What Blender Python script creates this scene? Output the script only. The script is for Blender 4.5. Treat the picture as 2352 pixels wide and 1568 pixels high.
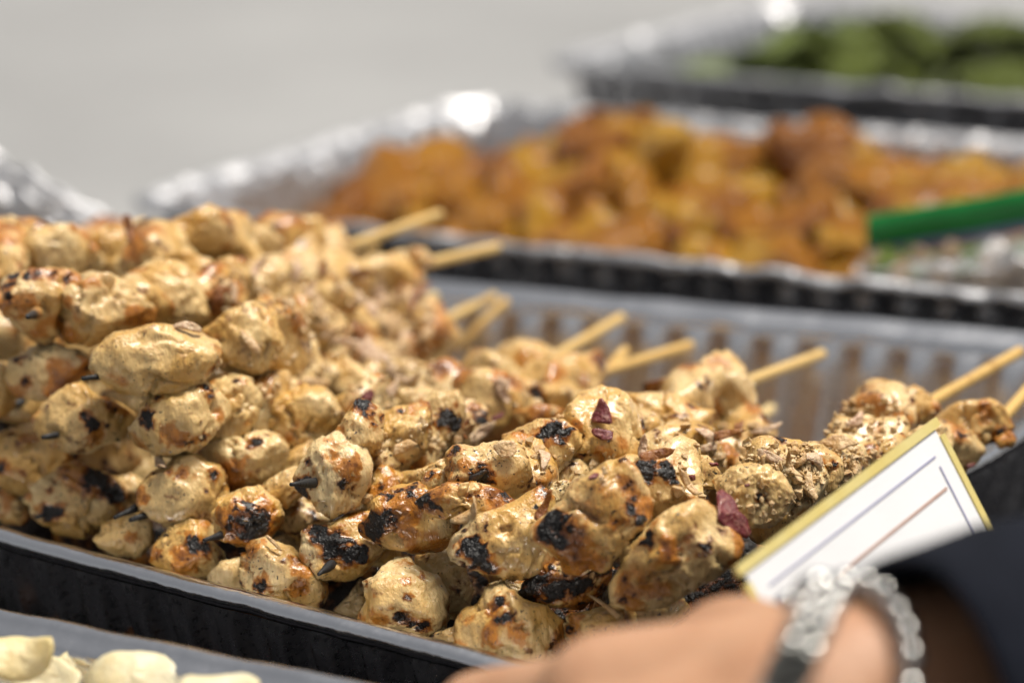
import bpy, bmesh, math, random
import numpy as np
from mathutils import Vector, Matrix
from mathutils.bvhtree import BVHTree

for o in list(bpy.data.objects): bpy.data.objects.remove(o)
scene = bpy.context.scene
col = scene.collection
random.seed(7); RNG = np.random.default_rng(7)

# ------------------------------------------------------------------ camera
CX, CY = 1176.0, 784.0                      # photograph measured on a 2352 x 1568 grid
LENS = 85.0; FPX = LENS/36*2352
PITCH, ROLL, CAMZ = math.radians(15), math.radians(-2), 0.321
RIMZ = 0.08
_f = np.array([0, math.cos(PITCH), -math.sin(PITCH)]); _r = np.array([1., 0, 0]); _u = np.cross(_r, _f)
CR = _r*math.cos(ROLL)+_u*math.sin(ROLL); CU = -_r*math.sin(ROLL)+_u*math.cos(ROLL); CF = _f
CC = np.array([0, 0, CAMZ])
cam_data = bpy.data.cameras.new('camera'); cam = bpy.data.objects.new('camera', cam_data); col.objects.link(cam)
cam.matrix_world = Matrix(((CR[0], CU[0], -CF[0], CC[0]), (CR[1], CU[1], -CF[1], CC[1]), (CR[2], CU[2], -CF[2], CC[2]), (0, 0, 0, 1)))
cam_data.lens = LENS; cam_data.sensor_width = 36; cam_data.clip_start = 0.02; cam_data.clip_end = 200
cam_data.dof.use_dof = True; cam_data.dof.focus_distance = 0.70; cam_data.dof.aperture_fstop = 5.4
cam_data.dof.aperture_blades = 0
scene.camera = cam

# ------------------------------------------------------------------ light
SUN_EL, SUN_AZ = math.radians(74), math.radians(80)   # azimuth clockwise from +y
world = bpy.data.worlds.new('World'); scene.world = world; world.use_nodes = True
wn, wl = world.node_tree.nodes, world.node_tree.links
for n in list(wn): wn.remove(n)
sky = wn.new('ShaderNodeTexSky'); sky.sky_type = 'NISHITA'; sky.sun_disc = False
sky.sun_elevation = SUN_EL; sky.sun_rotation = SUN_AZ; sky.dust_density = 4.0; sky.air_density = 1.2; sky.ozone_density = 1.0
hs = wn.new('ShaderNodeHueSaturation'); hs.inputs['Saturation'].default_value = 0.16
bg = wn.new('ShaderNodeBackground'); bg.inputs['Strength'].default_value = 0.08
wo = wn.new('ShaderNodeOutputWorld')
wl.new(sky.outputs[0], hs.inputs['Color']); wl.new(hs.outputs[0], bg.inputs['Color']); wl.new(bg.outputs[0], wo.inputs['Surface'])
sun_d = bpy.data.lights.new('sun', 'SUN'); sun_d.energy = 5.0; sun_d.angle = math.radians(22); sun_d.color = (1, .94, .84)
sun = bpy.data.objects.new('sun', sun_d); col.objects.link(sun)
sd = Vector((math.sin(SUN_AZ)*math.cos(SUN_EL), math.cos(SUN_AZ)*math.cos(SUN_EL), math.sin(SUN_EL)))
sun.rotation_euler = sd.to_track_quat('Z', 'Y').to_euler()
vs = scene.view_settings; vs.view_transform = 'Standard'; vs.look = 'None'; vs.exposure = -0.08; vs.gamma = 1.0
scene.cycles.diffuse_bounces = 1

# ------------------------------------------------------------------ helpers
def ray(x, y): return CF+CR*((x-CX)/FPX)-CU*((y-CY)/FPX)
def at_z(x, y, z): d = ray(x, y); return CC+d*((z-CAMZ)/d[2])
def at_d(x, y, d): return CC+ray(x, y)*d
def at_plane(x, y, P, n): d = ray(x, y); return CC+d*(((P-CC)@n)/(d@n))
def proj(P):
    d = np.atleast_2d(P)-CC; z = d@CF
    return np.stack([CX+FPX*(d@CR)/z, CY-FPX*(d@CU)/z, z], 1)
PA = math.radians(-32)
UA = np.array([math.cos(PA), math.sin(PA), 0]); VB = np.array([-math.sin(PA), math.cos(PA), 0])
P0 = at_z(800, 1396, RIMZ)                  # a point on the near rim of the skewer pan
def pan_pt(u, v, z): p = P0+UA*u+VB*v; return np.array([p[0], p[1], z])
def at_v(x, y, v): return at_plane(x, y, P0+VB*v, VB)

_perm = np.random.default_rng(3).permutation(256); _perm = np.concatenate([_perm, _perm, _perm])
_g = np.random.default_rng(4).normal(size=(256, 3)); _g /= np.linalg.norm(_g, axis=1)[:, None]
def perlin(P):
    P = np.asarray(P, float); I = np.floor(P).astype(int); F = P-I; I &= 255
    w = F*F*F*(F*(F*6-15)+10); out = 0
    for dx in (0, 1):
        for dy in (0, 1):
            for dz in (0, 1):
                h = _perm[_perm[_perm[I[:, 0]+dx]+I[:, 1]+dy]+I[:, 2]+dz]
                g = _g[h]; q = F-np.array([dx, dy, dz])
                wt = (w[:, 0] if dx else 1-w[:, 0])*(w[:, 1] if dy else 1-w[:, 1])*(w[:, 2] if dz else 1-w[:, 2])
                out = out+wt*(g*q).sum(1)
    return out*1.5
def fbm(P, oct=3):
    s = 0; a = 1.0
    for i in range(oct): s = s+a*perlin(P*2**i+17.3*i); a *= .5
    return s
def vnoise(P): return np.stack([perlin(P), perlin(P+31.7), perlin(P+77.1)], 1)
def sstep(a, b, x): t = np.clip((x-a)/(b-a), 0, 1); return t*t*(3-2*t)

_ico = {}
def ico(level):
    if level not in _ico:
        bm = bmesh.new(); bmesh.ops.create_icosphere(bm, subdivisions=level, radius=1)
        bm.verts.ensure_lookup_table()
        V = np.array([v.co[:] for v in bm.verts]); T = np.array([[v.index for v in f.verts] for f in bm.faces]); bm.free()
        V /= np.linalg.norm(V, axis=1)[:, None]
        _ico[level] = (V, T)
    return _ico[level]

def link(o, parent=None):
    col.objects.link(o)
    if parent is not None: o.parent = parent
    return o
def mesh_obj(name, V, faces, mat, parent=None, smooth=True, attrs=None, loc=None):
    me = bpy.data.meshes.new(name)
    V = np.asarray(V, float)
    if isinstance(faces, np.ndarray):
        k = faces.shape[1]; n = len(faces)
        me.vertices.add(len(V)); me.vertices.foreach_set('co', V.ravel())
        me.loops.add(n*k); me.loops.foreach_set('vertex_index', faces.ravel().astype(np.int32))
        me.polygons.add(n); me.polygons.foreach_set('loop_start', np.arange(n, dtype=np.int32)*k)
        me.update(calc_edges=True)
    else:
        me.from_pydata(V.tolist(), [], faces); me.update()
    me.polygons.foreach_set('use_smooth', np.full(len(me.polygons), smooth))
    for k, a in (attrs or {}).items():
        at = me.attributes.new(k, 'FLOAT', 'POINT'); at.data.foreach_set('value', np.asarray(a, np.float32))
    if mat is not None: me.materials.append(mat)
    o = bpy.data.objects.new(name, me)
    if loc is not None: o.location = loc
    return link(o, parent)
def empty(name, loc, label, cat, group=None):
    o = bpy.data.objects.new(name, None); o.location = loc; o.empty_display_size = .01; col.objects.link(o)
    return tag(o, label, cat, group)
def tag(o, label, cat, group=None):
    o['label'] = label; o['category'] = cat
    if group: o['group'] = group
    return o
def local(parent, P): return np.asarray(P)-np.array(parent.location)

class G:
    """small node-graph helper"""
    def __init__(s, name):
        s.m = bpy.data.materials.new(name); s.m.use_nodes = True; s.t = s.m.node_tree
        s.b = s.t.nodes['Principled BSDF']; s.out = s.t.nodes['Material Output']
    def n(s, typ, ins=None, **kw):
        nd = s.t.nodes.new(typ)
        for k, v in kw.items(): setattr(nd, k, v)
        for k, v in (ins or {}).items(): s.set(nd.inputs[k], v)
        return nd
    def set(s, inp, v):
        if isinstance(v, bpy.types.NodeSocket): s.t.links.new(v, inp)
        else: inp.default_value = v
    def p(s, **kw):
        for k, v in kw.items(): s.set(s.b.inputs[k.replace('_', ' ')], v)
    def math(s, op, a, b=0.0, clamp=False):
        return s.n('ShaderNodeMath', {0: a, 1: b}, operation=op, use_clamp=clamp).outputs[0]
    def mix(s, f, a, b):
        nd = s.n('ShaderNodeMix', data_type='RGBA'); s.set(nd.inputs[0], f)
        s.set(nd.inputs[6], a); s.set(nd.inputs[7], b); return nd.outputs[2]
    def rng(s, v, a, b, c=0.0, d=1.0):
        return s.n('ShaderNodeMapRange', {'Value': v, 'From Min': a, 'From Max': b, 'To Min': c, 'To Max': d}, interpolation_type='SMOOTHSTEP').outputs[0]
    def noise(s, co, scale, detail=3, rough=.55, dist=0.0):
        return s.n('ShaderNodeTexNoise', {'Vector': co, 'Scale': scale, 'Detail': detail, 'Roughness': rough, 'Distortion': dist}).outputs['Fac']
    def co(s, rand=True, mul=None):
        tc = s.n('ShaderNodeTexCoord').outputs['Object']
        if mul: tc = s.n('ShaderNodeVectorMath', {0: tc, 1: mul}, operation='MULTIPLY').outputs[0]
        if rand:
            r = s.n('ShaderNodeObjectInfo').outputs['Random']
            r = s.math('MULTIPLY', r, 7.0)
            tc = s.n('ShaderNodeVectorMath', {0: tc, 1: r}, operation='ADD').outputs[0]
        return tc
    def rand(s): return s.n('ShaderNodeObjectInfo').outputs['Random']
    def attr(s, name): return s.n('ShaderNodeAttribute', attribute_name=name).outputs['Fac']
    def bump(s, h, dist, strength=1.0, normal=None):
        i = {'Height': h, 'Distance': dist, 'Strength': strength}
        if normal is not None: i['Normal'] = normal
        return s.n('ShaderNodeBump', i).outputs[0]
def C(r, g, b): return (r, g, b, 1)

# ------------------------------------------------------------------ materials
def mat_chicken():
    g = G('grilled_chicken'); co = g.co(); rnd = g.rand()
    n1 = g.noise(co, 75, 4, .6, .5); n2 = g.noise(co, 330, 4, .65); n3 = g.noise(co, 30, 2)
    cfs = g.co(True, (1.0, 1.0, .2)); n4 = g.noise(cfs, 260, 4, .6, .3)
    base = g.mix(g.rng(g.noise(co, 42, 3, .5, .6), .36, .64), C(.78, .555, .255), C(.62, .35, .085))
    base = g.mix(g.math('MULTIPLY', g.rng(n3, .48, .66), .8), base, C(.81, .62, .335))
    base = g.mix(g.math('MULTIPLY', g.rng(rnd, .45, 1), .5), base, C(.57, .35, .12))
    base = g.mix(g.math('MULTIPLY', g.rng(n4, .45, .72), .30), base, C(.52, .27, .055))
    base = g.mix(g.math('MULTIPLY', g.rng(n2, .56, .78), .22), base, C(.40, .165, .03))
    brown = g.math('ADD', g.attr('brown'), g.math('MULTIPLY', g.math('SUBTRACT', n1, .5), 1.0))
    brown = g.math('ADD', brown, g.math('MULTIPLY', g.math('SUBTRACT', n2, .5), .6))
    base = g.mix(g.math('MULTIPLY', g.rng(brown, .38, .70), .9), base, C(.47, .165, .015))
    base = g.mix(g.math('MULTIPLY', g.rng(brown, .74, 1.1), .9), base, C(.15, .042, .008))
    nb = g.noise(co, 420, 3, .6)
    # herbs and pepper
    vc = g.n('ShaderNodeVectorMath', {0: co, 1: g.n('ShaderNodeVectorMath', {0: g.n('ShaderNodeTexNoise', {'Vector': co, 'Scale': 600.0}).outputs['Color'], 1: (.0016, .0016, .0016)}, operation='MULTIPLY').outputs[0]}, operation='ADD').outputs[0]
    dn = g.math('MULTIPLY', g.math('SUBTRACT', g.noise(co, 55, 2), .5), .30)
    s1 = g.math('ADD', g.noise(vc, 520, 2.0, .5), dn); s2 = g.math('ADD', g.noise(co, 1100, 1.5, .5), dn)
    base = g.mix(g.math('MULTIPLY', g.rng(s2, .675, .735), .8), base, C(.05, .028, .012))
    base = g.mix(g.rng(s1, .70, .735), base, C(.020, .016, .012))
    ch = g.math('ADD', g.attr('char'), g.math('MULTIPLY', g.math('SUBTRACT', nb, .5), 1.15))
    ch = g.math('ADD', ch, g.math('MULTIPLY', g.math('SUBTRACT', g.noise(co, 150, 3, .6, .6), .5), 1.5))
    chm = g.rng(ch, .46, .72)
    halo = g.rng(ch, .16, .56)
    base = g.mix(g.math('MULTIPLY', halo, .9), base, C(.19, .055, .010))
    base = g.mix(chm, base, C(.011, .0095, .0095))
    rough = g.n('ShaderNodeMapRange', {'Value': n2, 'From Min': .3, 'From Max': .7, 'To Min': .30, 'To Max': .48}).outputs[0]
    rough = g.math('ADD', g.math('SUBTRACT', rough, g.math('MULTIPLY', g.rng(brown, .3, .8), .10)), g.math('MULTIPLY', chm, .16))
    cf = g.co(True, (1.0, 1.0, .22)); fib = g.noise(cf, 420, 3, .6)
    b1 = g.bump(g.noise(co, 380, 3, .5), .0005, .6)
    b2 = g.bump(fib, .0016, .8, b1)
    b3 = g.bump(g.math('MULTIPLY', nb, chm), .0025, 1.0, b2)
    g.p(Base_Color=base, Roughness=rough, Normal=b3, Subsurface_Weight=g.math('SUBTRACT', .14, g.math('MULTIPLY', halo, .14)),
        Subsurface_Radius=(.006, .003, .0014), Subsurface_Scale=.6, Specular_IOR_Level=.5, Coat_Weight=g.math('SUBTRACT', .42, g.math('MULTIPLY', chm, .34)), Coat_Roughness=.13)
    return g.m
def mat_stick():
    g = G('bamboo_stick'); co = g.co(True, (1, 1, .08))
    base = g.mix(g.noise(co, 900, 3), C(.80, .63, .33), C(.68, .48, .19))
    base = g.mix(g.math('MULTIPLY', g.rng(g.rand(), .5, .9), .7), base, C(.66, .38, .08))
    base = g.mix(g.math('MULTIPLY', g.rng(g.noise(g.co(True), 55, 3, .6), .52, .72), .7), base, C(.40, .20, .045))
    base = g.mix(g.attr('brown'), base, C(.30, .11, .02))
    base = g.mix(g.attr('char'), base, C(.013, .013, .014))
    g.p(Base_Color=base, Roughness=.55, Normal=g.bump(g.noise(co, 1500, 3), .0004)); return g.m
def mat_alu(name='aluminium_foil', rough=.28, bscale=90, bdist=.0004):
    g = G(name); co = g.co(False)
    n = g.noise(co, bscale, 4, .6); n2 = g.noise(co, bscale*5, 3, .6)
    b = g.bump(n, bdist, .7); b = g.bump(n2, bdist*.15, .6, b)
    g.p(Base_Color=C(.80, .80, .815), Metallic=1.0, Roughness=g.rng(n2, .2, .8, rough-.06, rough+.10), Normal=b); return g.m
def mat_simple(name, c1, c2, scale, rough=.5, bump=.0, bscale=None, sss=0.0, coat=0.0, rand=True, metal=0.0):
    g = G(name); co = g.co(rand); n = g.noise(co, scale, 4, .6)
    g.p(Base_Color=g.mix(g.rng(n, .3, .7), C(*c1), C(*c2)), Roughness=rough, Metallic=metal, Coat_Weight=coat, Coat_Roughness=.2)
    if sss: g.p(Subsurface_Weight=sss, Subsurface_Radius=(.006, .003, .0015), Subsurface_Scale=.6)
    if bump: g.p(Normal=g.bump(g.noise(co, bscale or scale*4, 4, .65), bump))
    return g.m
def mat_flake(name, c1, c2, c3):
    g = G(name); co = g.co(); n = g.noise(co, 160, 4, .65); n2 = g.noise(co, 700, 3, .6)
    base = g.mix(g.rng(n, .35, .65), C(*c1), C(*c2)); base = g.mix(g.math('MULTIPLY', g.rng(n2, .45, .75), .7), base, C(*c3))
    g.p(Base_Color=base, Roughness=.5, Normal=g.bump(n2, .0008), Subsurface_Weight=.15, Subsurface_Radius=(.003, .002, .001), Subsurface_Scale=.6, Coat_Weight=.1)
    return g.m
M = {}
M['chicken'] = mat_chicken(); M['stick'] = mat_stick()
M['alu'] = mat_alu(); M['alu_dull'] = mat_alu('brushed_aluminium', .42, 60, .0012); M['alu_dull'].node_tree.nodes['Principled BSDF'].inputs['Base Color'].default_value = (.62, .62, .64, 1); M['rim'] = mat_alu('aluminium_rim', .16, 140, .0003); M['foil'] = mat_alu('crumpled_foil', .5, 60, .002); M['foil'].node_tree.nodes['Principled BSDF'].inputs['Base Color'].default_value = (.55, .55, .57, 1)
M['onion_tan'] = mat_flake('fried_onion', (.66, .47, .26), (.52, .31, .12), (.36, .16, .05))
M['onion_pink'] = mat_flake('pink_onion', (.62, .42, .28), (.62, .45, .28), (.40, .18, .11))
M['onion_red'] = mat_flake('red_onion', (.20, .03, .032), (.11, .012, .018), (.45, .22, .16))
M['onion_amber'] = mat_flake('dark_fried_onion', (.28, .10, .018), (.17, .05, .01), (.38, .17, .04))
M['burnt'] = mat_flake('burnt_flake', (.012, .011, .011), (.02, .015, .012), (.10, .05, .02))
M['crumb'] = mat_flake('fried_crumbs', (.70, .52, .30), (.58, .36, .15), (.44, .22, .07))
def mat_potato():
    g = G('spiced_potato'); co = g.co(); n = g.noise(co, 55, 4, .6); n2 = g.noise(co, 260, 3, .6); r = g.rand()
    base = g.mix(g.rng(n, .3, .7), C(.84, .37, .009), C(.56, .17, .005))
    base = g.mix(g.math('MULTIPLY', g.rng(r, .45, .95), .8), base, C(.92, .50, .025))
    base = g.mix(g.math('MULTIPLY', g.rng(r, .36, .05), .6), base, C(.33, .085, .006))
    base = g.mix(g.rng(n2, .54, .72), base, C(.17, .04, .006))
    g.p(Base_Color=base, Roughness=.42, Normal=g.bump(n2, .0015), Subsurface_Weight=.12, Subsurface_Radius=(.006, .003, .001), Subsurface_Scale=.6, Coat_Weight=.2, Coat_Roughness=.2)
    return g.m
M['potato'] = mat_potato()
M['leaf_dark'] = mat_simple('dark_leaf', (.09, .12, .012), (.16, .20, .026), 40, .35, .0015, 160)
M['leaf_light'] = mat_simple('pale_leaf', (.28, .34, .10), (.17, .24, .04), 40, .4, .0015, 160)
M['chip'] = mat_simple('potato_chip', (.78, .71, .52), (.68, .53, .24), 30, .42, .0008, 300, .15)
M['cloth'] = mat_simple('black_tablecloth', (.006, .006, .007), (.009, .009, .011), 30, 1.0, .0006, 900, rand=False)
M['cloth'].node_tree.nodes['Principled BSDF'].inputs['Specular IOR Level'].default_value = .05
M['ground'] = mat_simple('grey_concrete', (.31, .31, .312), (.25, .25, .252), .9, .8, .003, 40, rand=False)
M['sleeve'] = mat_simple('dark_navy_sleeve', (.006, .0075, .013), (.010, .012, .020), 60, .9, .0008, 900, rand=False)
M['sleeve'].node_tree.nodes['Principled BSDF'].inputs['Specular IOR Level'].default_value = .15
M['skin'] = mat_simple('skin', (.56, .315, .19), (.42, .205, .11), 22, .45, .0005, 500, .25, rand=False)
M['silver'] = mat_simple('silver_metal', (.66, .65, .63), (.45, .44, .43), 200, .2, metal=1.0)
M['grey_metal'] = mat_simple('dull_grey_metal', (.30, .30, .28), (.20, .20, .185), 120, .35, metal=1.0)
M['card'] = mat_simple('white_card', (.80, .80, .82), (.77, .77, .79), 60, .6, .0001, 900, rand=False)
M['gold'] = mat_simple('gold_foil', (.90, .76, .32), (.86, .68, .22), 60, .3, .0003, 120, rand=False, metal=.35)
M['navy'] = mat_simple('navy_ink', (.30, .30, .46), (.34, .34, .50), 200, .6, rand=False)
M['brown_ink'] = mat_simple('brown_ink', (.46, .30, .25), (.50, .35, .30), 200, .6, rand=False)
M['zip_green'] = mat_simple('green_zip', (.008, .19, .035), (.012, .24, .05), 60, .35, rand=False)
M['zip_blue'] = mat_simple('blue_zip', (.11, .14, .26), (.16, .17, .32), 60, .35, rand=False)
M['mix_tan'] = mat_simple('tan_filling', (.50, .35, .22), (.42, .30, .18), 90, .5, .001, 300)
M['mix_green'] = mat_simple('green_filling', (.14, .24, .03), (.24, .36, .05), 90, .45, .001, 300)
def mat_film():
    g = G('clear_plastic_film'); tr = g.n('ShaderNodeBsdfTransparent', {'Color': C(.96, .96, .97)}); gl = g.n('ShaderNodeBsdfGlossy', {'Color': C(.9, .9, .95), 'Roughness': .45})
    di = g.n('ShaderNodeBsdfDiffuse', {'Color': C(.75, .75, .76)})
    fr = g.n('ShaderNodeFresnel', {'IOR': 1.45}); b = g.bump(g.noise(g.co(False), 120, 4), .004, .8)
    for n in (gl, di, fr): g.t.links.new(b, n.inputs['Normal'])
    a = g.n('ShaderNodeMixShader', {0: .10}); g.t.links.new(tr.outputs[0], a.inputs[1]); g.t.links.new(di.outputs[0], a.inputs[2])
    m = g.n('ShaderNodeMixShader', {0: g.math('MULTIPLY', fr.outputs[0], .45)}); g.t.links.new(a.outputs[0], m.inputs[1]); g.t.links.new(gl.outputs[0], m.inputs[2])
    g.t.links.new(m.outputs[0], g.out.inputs['Surface']); return g.m
M['film'] = mat_film()

# ------------------------------------------------------------------ setting
def slab(name, quad, z0, z1, mat):
    V = [(x, y, z1) for x, y in quad]+[(x, y, z0) for x, y in quad]
    F = [[0, 1, 2, 3], [7, 6, 5, 4]]+[[i, i+4, (i+1) % 4+4, (i+1) % 4] for i in range(4)]
    bm = bmesh.new(); vv = [bm.verts.new(v) for v in V]
    for f in F: bm.faces.new([vv[i] for i in f])
    bmesh.ops.recalc_face_normals(bm, faces=bm.faces); bmesh.ops.bevel(bm, geom=list(bm.edges), offset=.006, segments=3, affect='EDGES')
    me = bpy.data.meshes.new(name); bm.to_mesh(me); bm.free(); me.materials.append(mat)
    return link(bpy.data.objects.new(name, me))
gr = mesh_obj('ground', [(-60, -60, -.75), (60, -60, -.75), (60, 60, -.75), (-60, 60, -.75)], [[0, 1, 2, 3]], M['ground']); gr['kind'] = 'structure'
# table: runs away from the camera along the pans' short sides
B = np.array([math.cos(math.radians(56)), math.sin(math.radians(56))]); A2 = np.array([math.sin(math.radians(56)), -math.cos(math.radians(56))])
L0 = np.array([-.232, 1.19])-A2*.03            # on the cloth's left edge
quad = [L0-B*.95, L0-B*.95+A2*.95, L0+B*1.15+A2*.95, L0+B*1.15]
tb = slab('table_covered_with_cloth', quad, -.74, 0.0, M['cloth']); tag(tb, 'long serving table under a black cloth', 'table')

# ------------------------------------------------------------------ foil pans
def foil_pan(label, cn, depth=.075, rib=.0030, period=.0185, seed=0, crinkle=.0007, bow=0.0, metal='alu'):
    NL, NR, FR, FL = [np.array(c, float) for c in cn]
    W = (np.linalg.norm(NR-NL)+np.linalg.norm(FR-FL))/2; D = (np.linalg.norm(FL-NL)+np.linalg.norm(FR-NR))/2
    root = empty('foil_pan', tuple(((NL+NR+FR+FL)/4)[:2])+(0,), label, 'pan')
    org = np.array(root.location)
    def perim(inset, rc, n):
        w, d = W/2-inset, D/2-inset; rc = max(rc-inset*.6, .006)
        lens = [2*(w-rc), math.pi/2*rc, 2*(d-rc), math.pi/2*rc]*2
        cnt = [n*3//10, n//25, n*4//25, n//25]*2; cnt[6] += n-sum(cnt)
        cum = np.concatenate([[0], np.cumsum(lens)]); X, Y, NX, NY, SS = [], [], [], [], []
        cs = [(w-rc, -d+rc, -90), (w-rc, d-rc, 0), (-w+rc, d-rc, 90), (-w+rc, -d+rc, 180)]
        st = [(-w+rc, -d, 1, 0, 0, -1), (w, -d+rc, 0, 1, 1, 0), (w-rc, d, -1, 0, 0, 1), (-w, d-rc, 0, -1, -1, 0)]
        for k in range(8):
            t = np.linspace(0, lens[k], cnt[k], endpoint=False); o = np.ones(cnt[k])
            if k % 2 == 0:
                x, y, tx, ty, nx, ny = st[k//2]; X.append(x+tx*t); Y.append(y+ty*t); NX.append(nx*o); NY.append(ny*o)
            else:
                cx, cy, a0 = cs[k//2]; a = np.radians(a0)+t/rc; X.append(cx+rc*np.cos(a)); Y.append(cy+rc*np.sin(a)); NX.append(np.cos(a)); NY.append(np.sin(a))
            SS.append(cum[k]+t)
        X, Y, NX, NY, S = [np.concatenate(q) for q in (X, Y, NX, NY, SS)]
        return X, Y, NX, NY, S
    def to_world(X, Y, dz):
        a = X/(W/2); b = Y/(D/2)
        w = [(1-a)*(1-b)/4, (1+a)*(1-b)/4, (1+a)*(1+b)/4, (1-a)*(1+b)/4]
        P = sum(w[i][:, None]*c for i, c in enumerate((NL, NR, FR, FL)))
        k = np.clip(-dz/depth, 0, 1)                      # the base stays flat on the table
        base = .0035
        P[:, 2] = P[:, 2]*(1-k)+base*k+np.where(dz > 0, dz, 0)
        P[:, :2] += np.outer(bow*(1-a*a)*(-b), (FL-NL)[:2]/D)
        return P
    N = 1500
    def sheet(name, prof, mat, ribbed):
        Vs = []
        for inset, dz, rb in prof:
            X, Y, NX, NY, S = perim(inset, .032, N)
            if rb:
                S0 = perim(.012, .032, N)[4]; nper = round(S0[-1]/period); ph = np.sin(S0/S0[-1]*nper*2*math.pi)
                off = rb*np.clip(ph*1.8, -1, 1); X = X+NX*off; Y = Y+NY*off
            Q = np.stack([X, Y, np.full(N, dz*1.0)], 1)
            cr = crinkle*(perlin(Q*38+seed)+.5*perlin(Q*95+seed)+.3*perlin(Q*230+seed)); X = X+NX*cr; Y = Y+NY*cr
            P = to_world(X, Y, np.full(N, dz)); P[:, 2] += crinkle*.8*perlin(Q*45+seed+9)
            Vs.append(P-org)
        V = np.concatenate(Vs); nr = len(prof); i = np.arange(N); j = (i+1) % N
        F = np.concatenate([np.stack([k*N+i, k*N+j, (k+1)*N+j, (k+1)*N+i], 1) for k in range(nr-1)])
        return V, F
    rp = [(.0036-.0034*math.cos(t), -.0034+.0034*math.sin(t), 0) for t in np.linspace(-1.6, math.pi*.78, 14)]+[(.0080, -.0030, 0), (.0104, -.0034, 0), (.0116, -.0050, 0), (.0122, -.0075, 0)]
    V, F = sheet('rim', rp, M['rim'], False); mesh_obj('rim', V, F, M['rim' if metal == 'alu' else metal], root)
    wp = [(.0124, -.0070, 0), (.0135, -.0085, 0), (.0145, -.011, rib*.6)]
    for t in np.linspace(.1, .93, 12): wp.append((.0145+.0135*t, -.011-(depth-.016)*t, rib))
    wp += [(.0300, -depth+.003, rib*.3), (.036, -depth+.0004, 0), (.06, -depth, 0), (.11, -depth, 0), (min(W, D)/2-.002, -depth, 0)]
    V, F = sheet('tray', wp, M['alu'], True)
    mesh_obj('tray', V, F, M[metal], root)
    return root

NRc = at_z(1372, 1586, .068); FRc = np.array([.245, .866, .08]); FLc = np.array([-.219, 1.105, .08]); NLc = np.array([-.405, .868, .087])
pan_main = foil_pan('ribbed foil pan heaped with chicken skewers', [NLc, NRc, FRc, FLc], seed=1)
a33 = math.radians(-33); e1 = np.array([math.cos(a33), math.sin(a33), 0]); e2 = np.array([-math.sin(a33+.02), math.cos(a33+.02), 0])
OL = np.array([-.202, 1.203, .08])
pan_pot = foil_pan('ribbed foil pan heaped with orange spiced potatoes', [OL, OL+e1*.53, OL+e1*.53+e2*.335, OL+e2*.335], seed=5, crinkle=.0026, metal='alu_dull')
g40 = math.radians(-39); g1 = np.array([math.cos(g40), math.sin(g40), 0]); g2 = np.array([math.cos(math.radians(55)), math.sin(math.radians(55)), 0])
GL = np.array([.02, 1.605, .085])
pan_grn = foil_pan('foil pan holding green leaves', [GL, GL+g1*.53, GL+g1*.53+g2*.335, GL+g2*.335], seed=11, crinkle=.0026, metal='alu_dull')
c30 = math.radians(-30.5); c1 = np.array([math.cos(c30), math.sin(c30), 0]); c2 = np.array([-math.sin(c30), math.cos(c30), 0])
CFm = at_z(470, 1480, .08); CFL = CFm-c1*.33; CFR = CFm+c1*.20
pan_chip = foil_pan('foil pan holding pale potato chips', [CFL-c2*.33, CFR-c2*.33, CFR, CFL], seed=17)

# ------------------------------------------------------------------ chicken pieces
TILE = {0: (0, 0, 1), 1: (588, 851.6, .25), 2: (1176, 851.6, .25), 3: (588, 1176, .25), 4: (1176, 1176, .25), 5: (0, 851.6, .25), 6: (0, 459.4, .25), 7: (588, 459.4, .25), 8: (1764, 784.4, .25), 9: (861.3, 574.2, .3174)}
def px(tile, flat):
    x0, y0, s = TILE[tile]; a = np.array(flat, float).reshape(-1, 2); return a*s+np.array([x0, y0])
ALL_V, ALL_T, PIECES = [], [], []; _voff = [0]
def add_bvh(V, T): ALL_V.append(V); ALL_T.append(T+_voff[0]); _voff[0] += len(V)

def radial(poly, cen, th):
    """distance from cen to the outline along each angle"""
    q = poly-cen; n = len(q); D = np.stack([np.cos(th), np.sin(th)], 1); best = np.zeros(len(th))
    for i in range(n):
        a, b = q[i], q[(i+1) % n]; e = b-a
        den = D[:, 0]*e[1]-D[:, 1]*e[0]; den = np.where(abs(den) < 1e-9, 1e-9, den)
        t = (a[0]*e[1]-a[1]*e[0])/den; s = (a[0]*D[:, 1]-a[1]*D[:, 0])/den
        ok = (t > 0) & (s >= -1e-6) & (s <= 1+1e-6); best = np.where(ok & (t > best), t, best)
    return best
def centroid(p):
    x, y = p[:, 0], p[:, 1]; x2, y2 = np.roll(x, -1), np.roll(y, -1); c = x*y2-x2*y; a = c.sum()
    return np.array([((x+x2)*c).sum(), ((y+y2)*c).sum()])/(3*a)

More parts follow.
